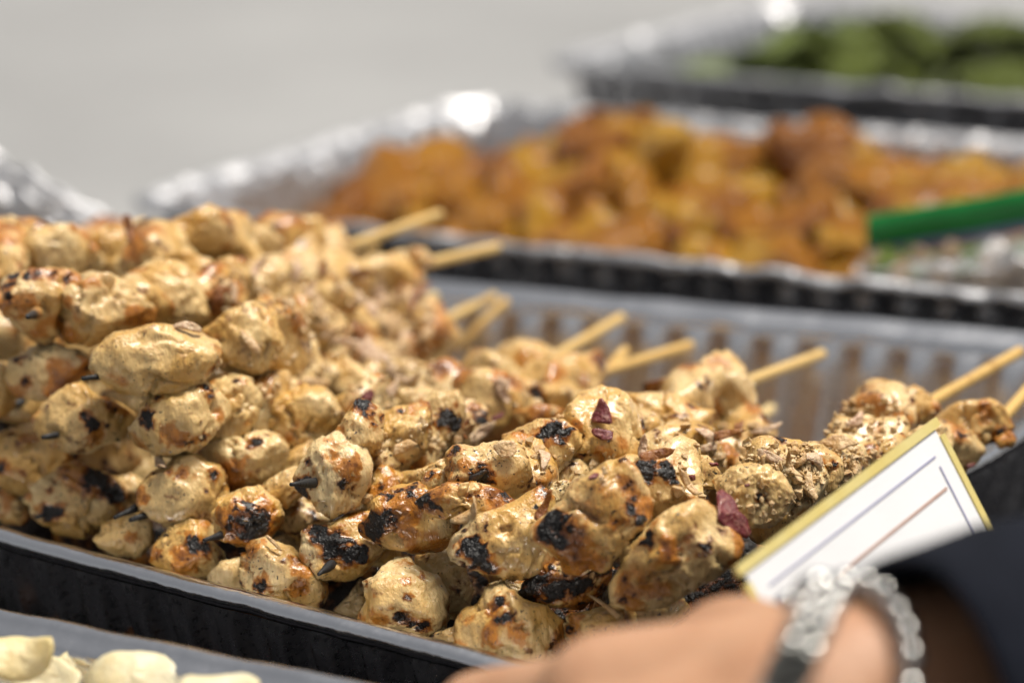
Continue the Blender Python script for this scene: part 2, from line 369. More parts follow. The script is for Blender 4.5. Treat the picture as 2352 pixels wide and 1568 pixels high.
RIDGE = [0]
def meat_detail(P, Rm, seed, fib, rough=1.0):
    """P: vertices in metres about the centre; lumps, folds, fibres"""
    s = seed*13.37; Q = P/Rm
    n = P/np.maximum(np.linalg.norm(P, axis=1), 1e-9)[:, None]
    P = P+vnoise(Q*1.3+s)*Rm*.085
    rid = np.abs(perlin(Q*.95+s+5+.30*vnoise(Q*1.8+s)))
    P = P-n*(Rm*.26*np.exp(-(rid/.055)**2)*sstep(-.1, .25, perlin(Q*.9+s+60)))[:, None]
    d = .035*fbm(Q*1.8+s+3, 2)
    w = Q+.25*vnoise(Q*1.6+s+8); al = w@fib; per = w-np.outer(al, fib)
    f = perlin(per*6.5+np.outer(al, fib)*.8+s); f2 = perlin(per*14+np.outer(al, fib)*1.6+s)
    fold = perlin(per*1.9+np.outer(al, fib)*.45+s+21); d = d+.11*(.45-np.minimum(np.abs(fold)*2.2, 1))*sstep(-.3, .2, perlin(Q*.8+s+90))
    fm = sstep(-.40, .25, perlin(Q*1.4+s+40))
    d = d+fm*(.058*(1-np.abs(f)*2)+.034*f2)
    d = d+(.006+.03*(rough-1))*fbm(Q*8+s, 3)
    RIDGE[0] = (d-d.mean())/(d.std()+1e-9)
    return P+n*(Rm*d)[:, None], n

def char_attrs(P, Rm, seed, spots, brownness, charness, edge):
    Q = P/Rm; s = seed*7.7
    br = brownness+.85*fbm(Q*1.0+s, 2)+.5*edge
    ch = charness+.66*fbm(Q*2.1+s+50, 3)+.34*edge-.12+.07*RIDGE[0]
    for c, r, k in spots:
        D = np.linalg.norm(P-c, axis=1)/r; D = D*(1+.55*perlin(P/r*.9+s)+.35*perlin(P/r*2.3+s))
        g = np.clip(1.15-D*.55, 0, .95)
        if k > 0: ch = np.maximum(ch, g*k+.13*np.clip(RIDGE[0], -1.5, 1.5)*(g > .2))
        br = np.maximum(br, np.clip(1.55-D*.55, 0, 1)*abs(k))
    return np.clip(br, 0, 1), np.clip(ch, 0, 1.2)

def poly_piece(parent, poly, v, seed, level=5, thick=.85, spots=(), brown=.0, char=.0, label=None, rough=1.0):
    cen = centroid(poly); ctr = at_v(cen[0], cen[1], v); d = (ctr-CC)@CF; k = d/FPX
    S, T = ico(level); th = np.arctan2(S[:, 1], S[:, 0]); rl = np.hypot(S[:, 0], S[:, 1])
    tg = np.linspace(-math.pi, math.pi, 361); Rg = radial(poly, cen, tg)
    Rg = np.where(Rg <= 0, np.median(Rg), Rg)
    ker = np.array([1, 2, 1.])/4; Rp = np.concatenate([Rg[-9:-1], Rg, Rg[1:9]]); Rg = np.convolve(Rp, ker, 'same')[8:-8]
    R = np.interp(th, tg, Rg); Rm = math.sqrt(abs(0.5*np.sum(Rg[:-1]**2)*(tg[1]-tg[0]))/math.pi*1.0)
    Rm = math.sqrt(np.mean(Rg**2))
    lat = R*rl**.70*1.12; Tk = Rm*thick
    dep = -np.sign(S[:, 2])*np.abs(S[:, 2])**.66*Tk*(.55+.45*np.minimum(R/Rm, 1.25))
    L = np.stack([lat*np.cos(th), lat*np.sin(th), dep], 1)*k        # image x, image y(down), away from the camera
    rng = np.random.default_rng(seed); fib = rng.normal(size=3); fib[2] *= .4; fib /= np.linalg.norm(fib)
    for _ in range(6):                                              # flat cut faces
        c = rng.normal(size=3); c[:2] *= .75; c[2] = -abs(c[2])*.6-.65; c /= np.linalg.norm(c); h = np.percentile(L@c, rng.uniform(86, 94)); sft = Rm*k*.05
        ov = L@c-h; L = L-np.outer(sft*np.log1p(np.exp(np.clip(ov/sft, -30, 30)))*.9, c)
    Pd, n = meat_detail(L, Rm*k, seed, fib, rough)
    Pw = ctr+np.outer(Pd[:, 0], CR)-np.outer(Pd[:, 1], CU)+np.outer(Pd[:, 2], CF)
    edge = sstep(.75, 1.0, rl)*sstep(.95, 1.35, R/Rm)
    bv = None; sp = []
    if len(spots):
        bv = BVHTree.FromPolygons(Pw.tolist(), T.tolist())
        for (sx, sy, sr, sk) in spots:
            dr = ray(sx, sy); h = bv.ray_cast(Vector(CC), Vector(dr/np.linalg.norm(dr)))
            c = np.array(h[0]) if h[0] is not None else at_d(sx, sy, d-Tk*k*.5)
            sp.append((c, sr*k*(1.1 if sk > 0 else 1.2), sk))
    br, ch = char_attrs(Pw-ctr, Rm*k, seed, [(c-ctr, r, q) for c, r, q in sp], brown, char, edge)
    pull = sstep(.5, 1.0, ch); Pw = Pw+(n@np.stack([CR, -CU, CF]))*(pull*Rm*k*.05*fbm((Pw-ctr)/(Rm*k)*7+seed, 2))[:, None]
    o = mesh_obj('chicken_piece', Pw-ctr, T, M['chicken'], parent, attrs={'char': ch, 'brown': br})
    o.location = ctr-np.array(parent.location)
    if label: o['label'] = label
    add_bvh(Pw, T); PIECES.append((ctr, Rm*k)); return o

def blob_piece(parent, ctr, size, axis, seed, level=4, brown=0.0, char=0.0):
    """a chunk cut with a few flat sides, its long axis along the stick"""
    S, T = ico(level); rng = np.random.default_rng(seed)
    nrm = rng.normal(size=(10, 3)); nrm /= np.linalg.norm(nrm, axis=1)[:, None]; h = rng.uniform(.72, 1.05, 10)
    q = np.maximum(S@nrm.T/h, 0); r = (q**9).sum(1)**(-1/9.); r = np.clip(r, .6, 1.35)
    L = S*r[:, None]
    for _ in range(2):
        s = rng.normal(size=3); s /= np.linalg.norm(s); L = L+np.outer(.38*np.exp(-((1-S@s)/.12)), s)
    L = L*np.array([1.05, 1.0, .88])*size
    ax = axis/np.linalg.norm(axis); b = np.cross(ax, rng.normal(size=3)); b /= np.linalg.norm(b); c = np.cross(ax, b)
    Pd, n = meat_detail(L, size, seed, np.array([.3, .9, .2]))
    Pw = np.outer(Pd[:, 0], ax)+np.outer(Pd[:, 1], b)+np.outer(Pd[:, 2], c)
    e = sstep(1.0, 1.3, r); br, ch = char_attrs(Pw, size, seed, [], brown, char, e)
    o = mesh_obj('chicken_piece', Pw, T, M['chicken'], parent, attrs={'char': ch, 'brown': br}); o.location = ctr-np.array(parent.location)
    add_bvh(Pw+ctr, T); PIECES.append((ctr, size)); return o

def stick(parent, a, b, tip, r=.002, charlen=.02, name='stick', via=()):
    """round bamboo stick from a (charred and pointed when tip) through the meat to b"""
    pts = [np.asarray(p, float) for p in [a, *via, b]]; seg = [np.linalg.norm(pts[i+1]-pts[i]) for i in range(len(pts)-1)]
    cum = np.concatenate([[0], np.cumsum(seg)]); L = cum[-1]; n = 14
    ts = np.unique(np.concatenate([[0, .004, .009, .016], np.arange(.022, L-.001, .004), cum[1:-1], [L-.0006, L]])); V, ch, br = [], [], []
    Pc = np.stack([np.interp(ts, cum, [p[i] for p in pts]) for i in range(3)], 1)
    if len(pts) > 2:
        for _ in range(3): Pc[3:-3] = (Pc[2:-4]+2*Pc[3:-3]+Pc[4:-2])/4
    T = np.gradient(Pc, axis=0); T /= np.linalg.norm(T, axis=1)[:, None]
    for i, t in enumerate(ts):
        rr = r*(min(.62, .30+.32*(t/.009)) if t < .012 else min(1, .62+.38*(t-.012)/.012))*(1+.16*math.sin(t*1900+pts[0][0]*900)*(t < charlen)) if tip else r
        if i == len(ts)-1: rr *= .84
        u = np.cross(T[i], [0, 0, 1.]); u /= np.linalg.norm(u); w = np.cross(T[i], u)
        for k in range(n):
            an = 2*math.pi*k/n; V.append(Pc[i]+rr*(u*math.cos(an)+w*math.sin(an)))
            ch.append(1.0 if tip and t < charlen else 0); br.append(max(0, 1-abs(t-charlen)/.012) if tip else 0)
    F = [[i*n+k, i*n+(k+1) % n, (i+1)*n+(k+1) % n, (i+1)*n+k] for i in range(len(ts)-1) for k in range(n)]
    F += [[len(ts)*n-n+k for k in range(n)], [n-1-k for k in range(n)]]
    o = mesh_obj(name, np.array(V)-pts[0], F, M['stick'], parent, attrs={'char': ch, 'brown': br})
    o.location = pts[0]-np.array(parent.location); return o

GRP = 'chicken skewers heaped in the pan'
_seed = [100]
def skewer(label, tip, vt, end, ve, pieces, level=5, shift=0.0, point=True):
    """tip/end: photograph points; vt/ve: depth across the pan; pieces: dicts with outline polygons"""
    A = at_v(tip[0], tip[1], vt)
    E = at_v(end[0], end[1], ve) if len(end) == 2 else pan_pt(*end)
    root = empty('chicken_skewer', tuple(A[:2])+(0.0,), label, 'skewer', GRP)
    ts = np.linspace(0, 1, 101); line = A+np.outer(ts, E-A); im = proj(line)[:, :2]
    cs = []
    for pc in pieces:
        poly = px(pc.get('t', 0), pc['p']); cen = centroid(poly)
        if 'v' in pc: v = pc['v']
        else:
            # the point of the stick nearest in the picture, biased along its direction
            i = np.argmin(((im-cen)**2).sum(1)); v = (line[i]-P0)@VB
        _seed[0] += 1
        sp = []
        for s in pc.get('c', []):
            q = px(pc.get('t', 0), s[:2])[0]; sc = TILE[pc.get('t', 0)][2]; sp.append((q[0], q[1], s[2]*sc, s[3] if len(s) > 3 else 1.0))
        cs.append((v, at_v(cen[0], cen[1], v)))
        poly_piece(root, poly, v+shift, _seed[0], pc.get('l', level), pc.get('k', .85), sp, pc.get('b', 0), pc.get('h', -.1), pc.get('label'), pc.get('r', 1.0))
    q = sorted(cs, key=lambda w: w[0])
    for (va, ca), (vb, cb) in zip(q, q[1:]):
        L = np.linalg.norm(cb-ca)
        if .014 < L < .075 and va > .058:
            _seed[0] += 1; blob_piece(root, (ca+cb)/2+CF*.005-np.array([0, 0, .003]), min(.0125, .32*L+.002), cb-ca, _seed[0]*3, 4, brown=-.05, char=-.15)
    via, last = [], A
    for v, c in sorted(cs, key=lambda q: q[0]):
        c = c+CF*.007-np.array([0, 0, .003])
        if np.linalg.norm(c-last) > .016 and v < (E-P0)@VB-.02: via.append(c); last = c
    if len(end) == 3 and len(via) > 1: E = via.pop()
    if not point and len(via) > 1: A = via.pop(0)
    elif not point: A = sorted(cs, key=lambda q: q[0])[0][1]+CF*.003
    if np.linalg.norm(E-A) > .012: stick(root, A, E, point, via=via)
    return root

# ------------------------------------------------------------------ skewers, front and top layer
skewer('chicken skewer whose twisted front piece ends in a black-tipped knob', (668, 1112), .03, (1588, 792), .275, [
    dict(t=1, p=[560,700,740,610,890,590,1010,720,1040,880,1010,1030,920,1180,720,1300,580,1240,500,1130,400,1080,400,980,480,820], v=.052, c=[(420,1050,55),(470,1010,40),(440,1140,40),(900,1080,40,.62),(780,1060,60,.55),(560,980,60,-.7),(860,900,60,-.8),(480,830,30,.7)], b=.12, label='golden lower chunk with blackened left tip'),
    dict(t=1, p=[920,280,1030,300,1110,350,1160,430,1150,560,1120,750,1030,830,880,780,740,620,800,500,870,380], v=.062, c=[(980,310,55),(1020,400,40,.75),(1080,490,26,.8),(900,300,40),(1155,430,30,.7),(780,560,40,-.7)], b=.08),
    dict(t=1, p=[1150,420,1330,350,1560,320,1600,560,1520,740,1380,900,1230,990,1060,930,1120,700], v=.078, c=[(1320,850,40,.7),(1330,360,30,.6)], r=2.2, b=.0),
    dict(t=1, p=[1530,330,1640,230,1830,220,1900,330,1890,520,1800,700,1600,880,1480,840,1520,560], v=.1, c=[(1760,420,55),(1830,500,50),(1640,520,40,-.8)], r=2.0),
    dict(t=1, p=[1850,270,1980,280,2110,370,2125,470,2050,620,1900,700,1780,770,1790,600,1870,450], v=.118, c=[(2040,390,60,.55),(2090,450,35,.7),(2000,330,40,-.8)], b=.15),
    dict(p=[1100,905,1130,872,1190,868,1240,885,1248,910,1225,935,1170,945,1120,940], v=.16, c=[(1232,905,12),(1236,918,10,.9),(1180,910,18,-.8)], b=.2),
    dict(t=9, p=[1280,800,1400,770,1530,760,1620,720,1690,750,1680,830,1620,940,1520,1010,1380,1050,1250,1010,1190,920], v=.21, b=.1, l=4)])
skewer('chicken skewer with curled amber front lip and red onion bits on its middle piece', (950, 1152), .035, (1890, 812), .275, point=False, pieces=[
    dict(t=1, p=[1460,1180,1530,1110,1700,1040,1880,1040,2080,1070,2250,1120,2340,1190,2350,1290,2200,1340,2060,1330,1950,1300,1760,1340,1620,1330,1530,1260], v=.045, k=.75, c=[(1510,1190,60),(1620,1230,45),(1550,1160,50),(1860,1030,30,.7),(1965,1150,20,.9),(2020,1140,18,.9),(2290,1130,40,.7),(1700,1080,70,-.75),(2250,1270,90,-.7)], b=.42, label='curled amber lip of meat with charred left end'),
    dict(p=[1030,1040,1045,1027,1090,1030,1140,1022,1185,1028,1206,1060,1208,1110,1180,1138,1150,1134,1100,1122,1040,1105,1034,1075], v=.06, c=[(1042,1034,12),(1115,1092,14),(1100,1100,12),(1070,1065,10,-.8),(1105,1125,10,.7)]),
    dict(p=[965,1115,980,1085,1000,1075,1018,1085,1025,1105,1000,1120,972,1130], v=.055, c=[(988,1085,12,.7)], b=.25, l=4),
    dict(t=2, p=[-60,620,120,550,230,480,420,490,550,560,590,690,420,900,340,990,250,1090,130,1170,40,1230,-20,1100,-60,900], v=.085, c=[(390,530,60),(300,590,40),(480,550,45),(200,650,70,.75),(420,620,40,.75),(60,980,60),(10,1070,60,.9),(20,1190,50,.8)]),
    dict(t=2, p=[500,430,640,230,820,170,1000,230,1130,330,1240,450,1230,540,1100,720,900,840,600,940,430,950,360,900,420,800,540,650,500,540], v=.105, c=[(1200,500,32,.8),(640,780,22,.7),(870,750,60,-.6),(590,500,30,-.8),(890,640,30,.5)], b=.05),
    dict(t=2, p=[980,260,1200,210,1450,230,1620,320,1800,380,1780,560,1650,660,1500,730,1250,770,1080,740,1200,560], v=.15, c=[(1640,320,34),(1500,410,24,.6)], l=5),
    dict(p=[1475,890,1540,868,1595,850,1640,811,1665,815,1700,850,1718,885,1724,918,1705,950,1650,962,1575,940,1500,915], v=.195, c=[(1650,830,12,-.8),(1640,945,14,-.8),(1600,870,10,-.7)], l=5, b=.08)])
skewer('chicken skewer with glossy amber fold tapering to a long black tip', (836, 1236), .028, (-.012, .25, .06), 0, point=False, pieces=[
    dict(p=[833,1234,838,1205,862,1172,872,1148,905,1128,925,1115,955,1110,975,1128,1015,1175,1045,1190,1044,1230,1010,1260,950,1263,905,1252,868,1238], v=.047, k=.8, c=[(848,1218,22),(862,1200,20),(885,1190,18,.8),(945,1122,14,.6),(945,1135,10,.7),(915,1180,26,-.95),(950,1150,20,-.9)], b=.28, label='glossy amber fold with long black tip'),
    dict(p=[903,1102,925,1084,970,1078,1005,1060,1032,1050,1036,1080,1000,1112,960,1122,908,1130], v=.066, l=5, b=.1),
    dict(p=[780,1200,800,1182,830,1175,848,1190,840,1215,800,1222], v=.06, c=[(820,1185,14,.6)], l=4, b=.2)])
skewer('chicken skewer with smooth tan front piece charred in two spots beneath the amber lip', (1052, 1275), .03, (.028, .25, .06), 0, point=False, pieces=[
    dict(p=[1044,1268,1062,1228,1100,1195,1130,1180,1185,1160,1230,1130,1262,1150,1272,1190,1236,1218,1242,1245,1266,1268,1260,1292,1215,1324,1160,1318,1110,1302,1075,1292], v=.045, c=[(1078,1252,16),(1098,1258,12),(1105,1292,14),(1122,1302,14),(1112,1278,12,.8)], b=.02),
    dict(p=[1190,1168,1225,1130,1290,1105,1325,1108,1310,1150,1275,1172,1235,1180], v=.075),
    dict(p=[1260,1110,1320,1085,1390,1070,1400,1095,1340,1125,1280,1140], v=.1, l=4)])
skewer('chicken skewer with broad flat front piece and shiny black corner', (1228, 1232), .032, (1772, 938), .275, point=False, pieces=[
    dict(p=[1228,1236,1240,1205,1280,1170,1330,1110,1380,1080,1425,1060,1458,1090,1472,1140,1484,1190,1440,1240,1380,1292,1330,1310,1300,1302,1290,1275,1250,1246], v=.045, k=.7, c=[(1250,1218,20),(1275,1200,18),(1300,1195,9),(1310,1240,22,.9),(1290,1240,16),(1335,1240,14,.7),(1440,1115,18,.6),(1452,1140,12,.75),(1450,1165,12,.7),(1476,1190,12,.9),(1362,1192,9,.7),(1415,1196,9,.8),(1440,1195,7,.8),(1320,1290,30,-.8),(1370,1150,40,-.5)], b=.18, label='broad flat golden-brown piece with charred corner'),
    dict(p=[1440,1085,1471,1062,1498,1064,1528,1058,1546,1086,1558,1114,1578,1144,1566,1162,1534,1166,1522,1188,1486,1178,1474,1150,1458,1114], v=.066, c=[(1478,1076,17),(1486,1088,14,.9),(1528,1074,13),(1536,1090,13),(1545,1105,8,.8)]),
    dict(p=[1500,1050,1560,1036,1622,1052,1648,1088,1640,1112,1590,1135,1550,1105], v=.095),
    dict(p=[1400,1070,1440,1045,1480,1050,1500,1070,1480,1090,1430,1095], v=.1, l=4),
    dict(p=[1606,1056,1638,1032,1676,1016,1694,1045,1742,1068,1752,1090,1665,1095], v=.14, c=[(1670,1030,14,-.9),(1640,1066,9,-1),(1675,1062,8,-1)], l=5),
    dict(p=[1580,990,1630,970,1680,975,1720,960,1720,1000,1690,1025,1640,1035,1590,1025], v=.19, l=4),
    dict(p=[1690,1030,1740,1015,1790,1030,1800,1065,1750,1085,1700,1065], v=.17, l=5)])
skewer('large front chicken skewer with a rusty brown seared patch', (1424, 1368), .03, (2345, 806), .285, point=False, pieces=[
    dict(t=4, p=[1220,230,1330,120,1450,20,1650,-60,1850,0,1930,130,2050,250,2070,330,2000,480,1750,600,1550,720,1450,820,1150,850,1000,800,980,640,1050,500,1090,350], v=.05, c=[(1240,245,45),(1270,290,30,.8),(1550,300,80,.50),(1450,330,60,-1),(1720,350,70,.50),(1780,310,30,.85),(1700,400,26,.8),(1600,260,28,.8),(1040,620,40),(1080,660,26,.8),(1020,790,40,.9),(1500,420,30,-.8),(1340,720,70,-.75),(1130,820,50,-.8)], b=.03, label='pale fibrous piece with rusty seared patch'),
    dict(p=[1640,1105,1680,1080,1740,1072,1792,1090,1812,1130,1802,1172,1762,1205,1720,1200,1688,1165], v=.08, r=2.4, c=[(1750,1142,10,.6)]),
    dict(t=8, p=[-10,1130,120,980,250,955,450,970,620,1060,650,1200,560,1350,430,1450,250,1500,90,1320], v=.115, c=[(180,1160,70),(400,1140,75),(440,1240,60,.9),(300,1200,60,.7),(250,1130,50,.8),(600,1130,30,.9),(150,1020,60,-.8)], r=1.6, b=.1, label='browned piece with black burnt crust'),
    dict(t=8, p=[470,980,600,880,720,860,850,960,915,1090,860,1260,700,1350,600,1220,620,1060], v=.14, c=[(900,1135,18,.9)]),
    dict(t=8, p=[480,880,650,740,900,690,1070,800,1070,950,960,1060,850,960,700,860], v=.17, c=[(930,930,60,-.8),(950,1000,40,.5)]),
    dict(t=8, p=[900,1040,1050,950,1250,820,1330,860,1200,1010,1000,1130], v=.15, l=4),
    dict(t=8, p=[940,690,1010,580,1150,480,1350,435,1500,520,1565,630,1490,730,1380,790,1200,770,1050,730], v=.2, c=[(1180,480,30,-1),(1340,740,40,-.8)], b=.1)])
skewer('last chicken skewer before the bare corner of the pan, on an orange stick', (2130, 1040), .15, (2440, 806), .285, point=False, pieces=[
    dict(t=8, p=[1580,720,1700,600,1850,570,2000,555,2150,640,2230,800,2160,900,1950,950,1750,950,1600,860], v=.2, c=[(2130,840,36),(2060,900,24,.9),(1800,920,60,-.8)]),
    dict(t=8, p=[2080,880,2220,830,2310,880,2240,950,2130,980], v=.2, b=.4, l=4, c=[(2230,860,30,-.9)]),
    dict(t=8, p=[1720,950,1960,950,1930,1080,1840,1150,1750,1060], v=.19, l=4),
    dict(t=8, p=[1200,900,1400,800,1600,760,1700,900,1600,1050,1350,1100], v=.17, l=4)])
skewer('almost wholly blackened chicken skewer below the broad flat piece', (1178, 1390), .03, (.052, .25, .035), 0, point=False, pieces=[
    dict(t=4, p=[40,800,130,700,150,620,300,500,480,480,700,540,870,500,900,600,810,700,720,770,600,870,450,880,280,830,130,800], v=.05, k=.7, c=[(230,650,110),(150,760,80),(420,690,70),(560,680,60,.9),(640,650,60,.9),(820,540,60,.9),(330,580,60,.7),(80,810,40)], b=.55, h=.15, label='charred black strip of meat'),
    dict(t=4, p=[700,560,880,500,1000,540,1060,640,980,720,860,760,760,700], v=.07, b=.2, l=4, c=[(860,560,60)])])
skewer('peppered pale chicken skewer in the near corner of the pan', (1062, 1462), .022, (.075, .24, .03), 0, point=False, pieces=[
    dict(p=[1058,1437,1070,1410,1115,1385,1130,1365,1160,1352,1200,1385,1250,1395,1282,1430,1294,1478,1260,1510,1180,1520,1110,1510,1063,1480], v=.035, c=[(1150,1378,10,.8),(1140,1395,12,-.9),(1165,1420,9),(1125,1460,14,-.9),(1190,1455,12,-.8),(1142,1425,8,.6)], b=.03),
    dict(p=[1112,1372,1130,1343,1170,1333,1228,1338,1240,1378,1190,1394,1140,1390], v=.058)])
skewer('chicken skewer mostly hidden under the arm, its corner orange', (1298, 1480), .03, (.10, .24, .03), 0, point=False, pieces=[
    dict(p=[1297,1442,1320,1415,1370,1405,1430,1398,1460,1420,1450,1470,1400,1500,1320,1500,1299,1470], v=.045, c=[(1306,1443,10,.9),(1315,1428,14,-1),(1325,1455,6,.8)], b=.02),
    dict(p=[1400,1390,1470,1360,1540,1350,1580,1400,1520,1450,1440,1440], v=.06, l=4)])
skewer('knobbly chicken skewer low against the near wall of the pan', (838, 1420), .02, (-.005, .24, .03), 0, point=False, pieces=[
    dict(t=3, p=[960,950,1040,810,990,660,1140,610,1200,500,1300,425,1400,435,1480,520,1650,630,1725,780,1710,920,1685,1040,1560,1100,1420,1080,1300,1040,1100,1040,1000,1010], v=.035, c=[(1390,780,26),(1010,660,30,.6),(1330,950,50,.62),(1400,980,36,.7),(1450,1030,40,.8),(1530,1040,50,.7),(1530,590,30,.75),(1370,630,30,-.8),(1150,970,60,-.7),(1360,470,50,-.6)], b=.04, label='knobbly peaked piece with dark seam'),
    dict(t=3, p=[1480,530,1500,380,1650,345,1800,380,1890,480,1960,700,1930,900,1810,1020,1690,1030,1700,800,1620,640], v=.058),
    dict(t=3, p=[730,890,850,780,960,620,1010,700,1010,850,960,970,800,940], v=.05, l=5),
    dict(t=3, p=[1600,1140,1850,1040,1920,1100,1900,1200,1750,1200], v=.03, l=4, h=.05)])
skewer('chicken skewer with crusty black U-shaped char on its front', (732, 1318), .026, (-.045, .24, .045), 0, [
    dict(t=3, p=[432,330,470,190,550,135,700,125,830,60,1000,25,1045,100,1010,220,1110,240,1155,320,1060,450,930,560,800,615,650,605,570,540,470,450], v=.045, c=[(560,170,60),(620,230,65),(680,300,60),(740,220,50,.9),(690,380,50,.9),(850,400,65),(940,390,55),(970,350,40),(820,250,40,.8),(740,330,50,-.95),(950,40,60,-.8)], b=.12, label='piece with crusty black U-shaped char'),
    dict(p=[850,1270,890,1255,920,1262,915,1285,880,1290], v=.06, l=4)])
skewer('stringy tan chicken skewer pressed to the near rim with a loose shred', (590, 1352), .022, (-.075, .24, .04), 0, point=False, pieces=[
    dict(p=[555,1335,560,1272,575,1248,610,1245,640,1260,665,1262,700,1290,720,1320,744,1348,736,1372,715,1390,680,1388,640,1376,595,1366], v=.034, c=[(595,1342,15,.9),(700,1300,20,-.8),(685,1350,12,-.9),(575,1262,18,-.7)], b=.08),
    dict(p=[630,1240,680,1220,712,1250,700,1285,660,1280], v=.06, l=4)])
skewer('orange-glazed chicken skewer with a burnt black lump under its tip', (468, 1240), .022, (-.06, .25, .075), 0, [
    dict(p=[494,1190,508,1150,545,1128,590,1122,625,1148,642,1185,642,1225,608,1250,560,1252,520,1238,503,1215], v=.04, c=[(560,1208,26),(590,1205,20),(575,1225,18),(602,1178,8,.7),(512,1190,14,-.9)], b=.38, label='orange-glazed chunk with burnt black underside'),
    dict(p=[600,1122,640,1090,680,1070,702,1098,695,1132,662,1162,630,1152], v=.055),
    dict(p=[645,1082,663,1041,713,1015,762,1005,740,1040,712,1075,692,1112,660,1142], v=.075),
    dict(p=[655,1165,690,1150,720,1165,760,1190,740,1230,690,1240,660,1215], v=.06, b=.3, h=.25, l=4)])
skewer('small charred chicken skewer just above the near rim', (345, 1290), .02, (-.1, .24, .05), 0, point=False, pieces=[
    dict(p=[350,1285,365,1245,400,1215,440,1193,488,1193,492,1230,482,1242,504,1270,514,1305,470,1320,420,1312,375,1302], v=.034, c=[(446,1248,15),(472,1258,12),(360,1272,8,.8),(430,1285,20,-.8)], b=.2),
    dict(p=[472,1330,510,1290,552,1282,562,1335,552,1352,510,1350], v=.03, l=4)])
skewer('pale crumpled chicken skewer lying lowest in the dark gap', (220, 1255), .02, (-.12, .24, .04), 0, point=False, pieces=[
    dict(p=[220,1238,250,1205,290,1182,342,1198,348,1242,322,1272,260,1272], v=.034, c=[(300,1235,8,-.8)]),
    dict(p=[265,1110,300,1090,325,1108,332,1145,300,1165,275,1155], v=.055, b=.1, h=.1, l=4)])
skewer('speckled chicken skewer with two charred stick points', (298, 1194), .024, (1429, 728), .29, [
    dict(t=5, p=[1318,1085,1420,960,1560,900,1640,815,1780,815,1900,885,2005,930,2025,1000,2045,1150,1985,1260,1900,1375,1700,1415,1500,1395,1420,1300,1345,1220], v=.04, c=[(1680,930,40,.7),(1970,960,36,.85),(1560,920,30,.6),(1330,1130,26,.6),(1330,1180,26,-1),(1890,1100,24,.6)], b=.06, h=.02, label='speckled chunk at the stick points'),
    dict(p=[458,1048,488,1026,538,1006,590,996,632,1003,652,1030,646,1066,610,1102,560,1132,510,1136,503,1092], v=.062, c=[(586,1020,11,.9),(537,1078,7,.9),(530,1100,22,-.8)]),
    dict(p=[612,945,650,905,700,888,742,903,788,960,782,988,742,1010,690,1022,640,1018,612,992], v=.085),
    dict(p=[560,1000,600,965,640,950,660,990,640,1020,590,1010], v=.08, l=4),
    dict(p=[870,905,920,893,980,890,1010,905,1000,935,930,945,880,935], v=.13),
    dict(p=[960,905,990,868,1050,852,1110,855,1150,875,1140,905,1080,925,1000,928], v=.165, c=[(1058,888,9,.9),(1066,880,7,.9)]),
    dict(t=9, p=[770,870,850,730,1000,670,1180,690,1330,740,1420,790,1470,850,1420,920,1300,960,1100,950,900,930], v=.22, b=.02, l=5)])
stk2 = [o for o in bpy.data.objects if o.get('label') == 'speckled chicken skewer with two charred stick points'][0]
stick(stk2, at_v(263, 1188, .022), at_v(520, 1075, .07), True, charlen=.026)
skewer('square-cut pale chicken skewer edged in dark char', (322, 1000), .024, (-.16, .27, .10), 0, point=False, pieces=[
    dict(t=5, p=[1195,560,1320,430,1350,330,1500,190,1700,70,1800,70,1930,180,2050,280,2065,420,1990,500,1900,620,1780,705,1600,770,1400,730,1250,660], v=.045, c=[(1340,400,50),(1370,470,40,.9),(1450,240,34,.75),(1560,150,34,.75),(1700,70,40,.6),(1880,150,40,.75),(1920,230,36,.75),(1760,660,42,.75),(1860,620,34,.8),(1560,570,50,-.85),(1640,630,50,-.85)], b=-.05, h=-.3, label='square-cut pale chunk edged in dark char'),
    dict(t=5, p=[1930,110,2100,40,2300,90,2370,250,2330,430,2220,580,2020,650,1920,600,2050,420], v=.065, r=1.6),
    dict(p=[575,905,640,870,690,880,700,930,650,970,600,970], v=.09),
    dict(p=[590,800,660,772,722,790,735,850,672,892,600,872], v=.12),
    dict(p=[715,835,790,828,872,868,866,930,792,962,730,932], v=.14),
    dict(p=[865,820,940,828,988,852,982,902,920,932,868,902], v=.19, c=[(870,870,14,-.9)]),
    dict(p=[690,780,750,760,810,775,820,820,770,845,710,835], v=.16, l=5)])
skewer('peppered chicken skewer with short pointed black tip', (98, 1004), .024, (-.2, .27, .09), 0, [
    dict(t=5, p=[345,455,420,360,560,250,680,165,800,165,900,265,1050,305,1185,400,1195,520,1085,610,950,665,820,725,660,745,520,690,430,610,360,530], v=.04, c=[(780,410,36),(840,470,36),(890,510,26,.9),(1010,320,30,.8),(1060,360,26,.8),(980,500,22,.8),(890,600,50,-.8)], b=.0),
    dict(t=5, p=[880,230,1050,180,1260,240,1330,330,1270,400,1150,400,1000,320], v=.07, l=5, h=.05),
    dict(p=[330,850,400,840,440,870,420,920,350,930,320,900], v=.1, l=4)])
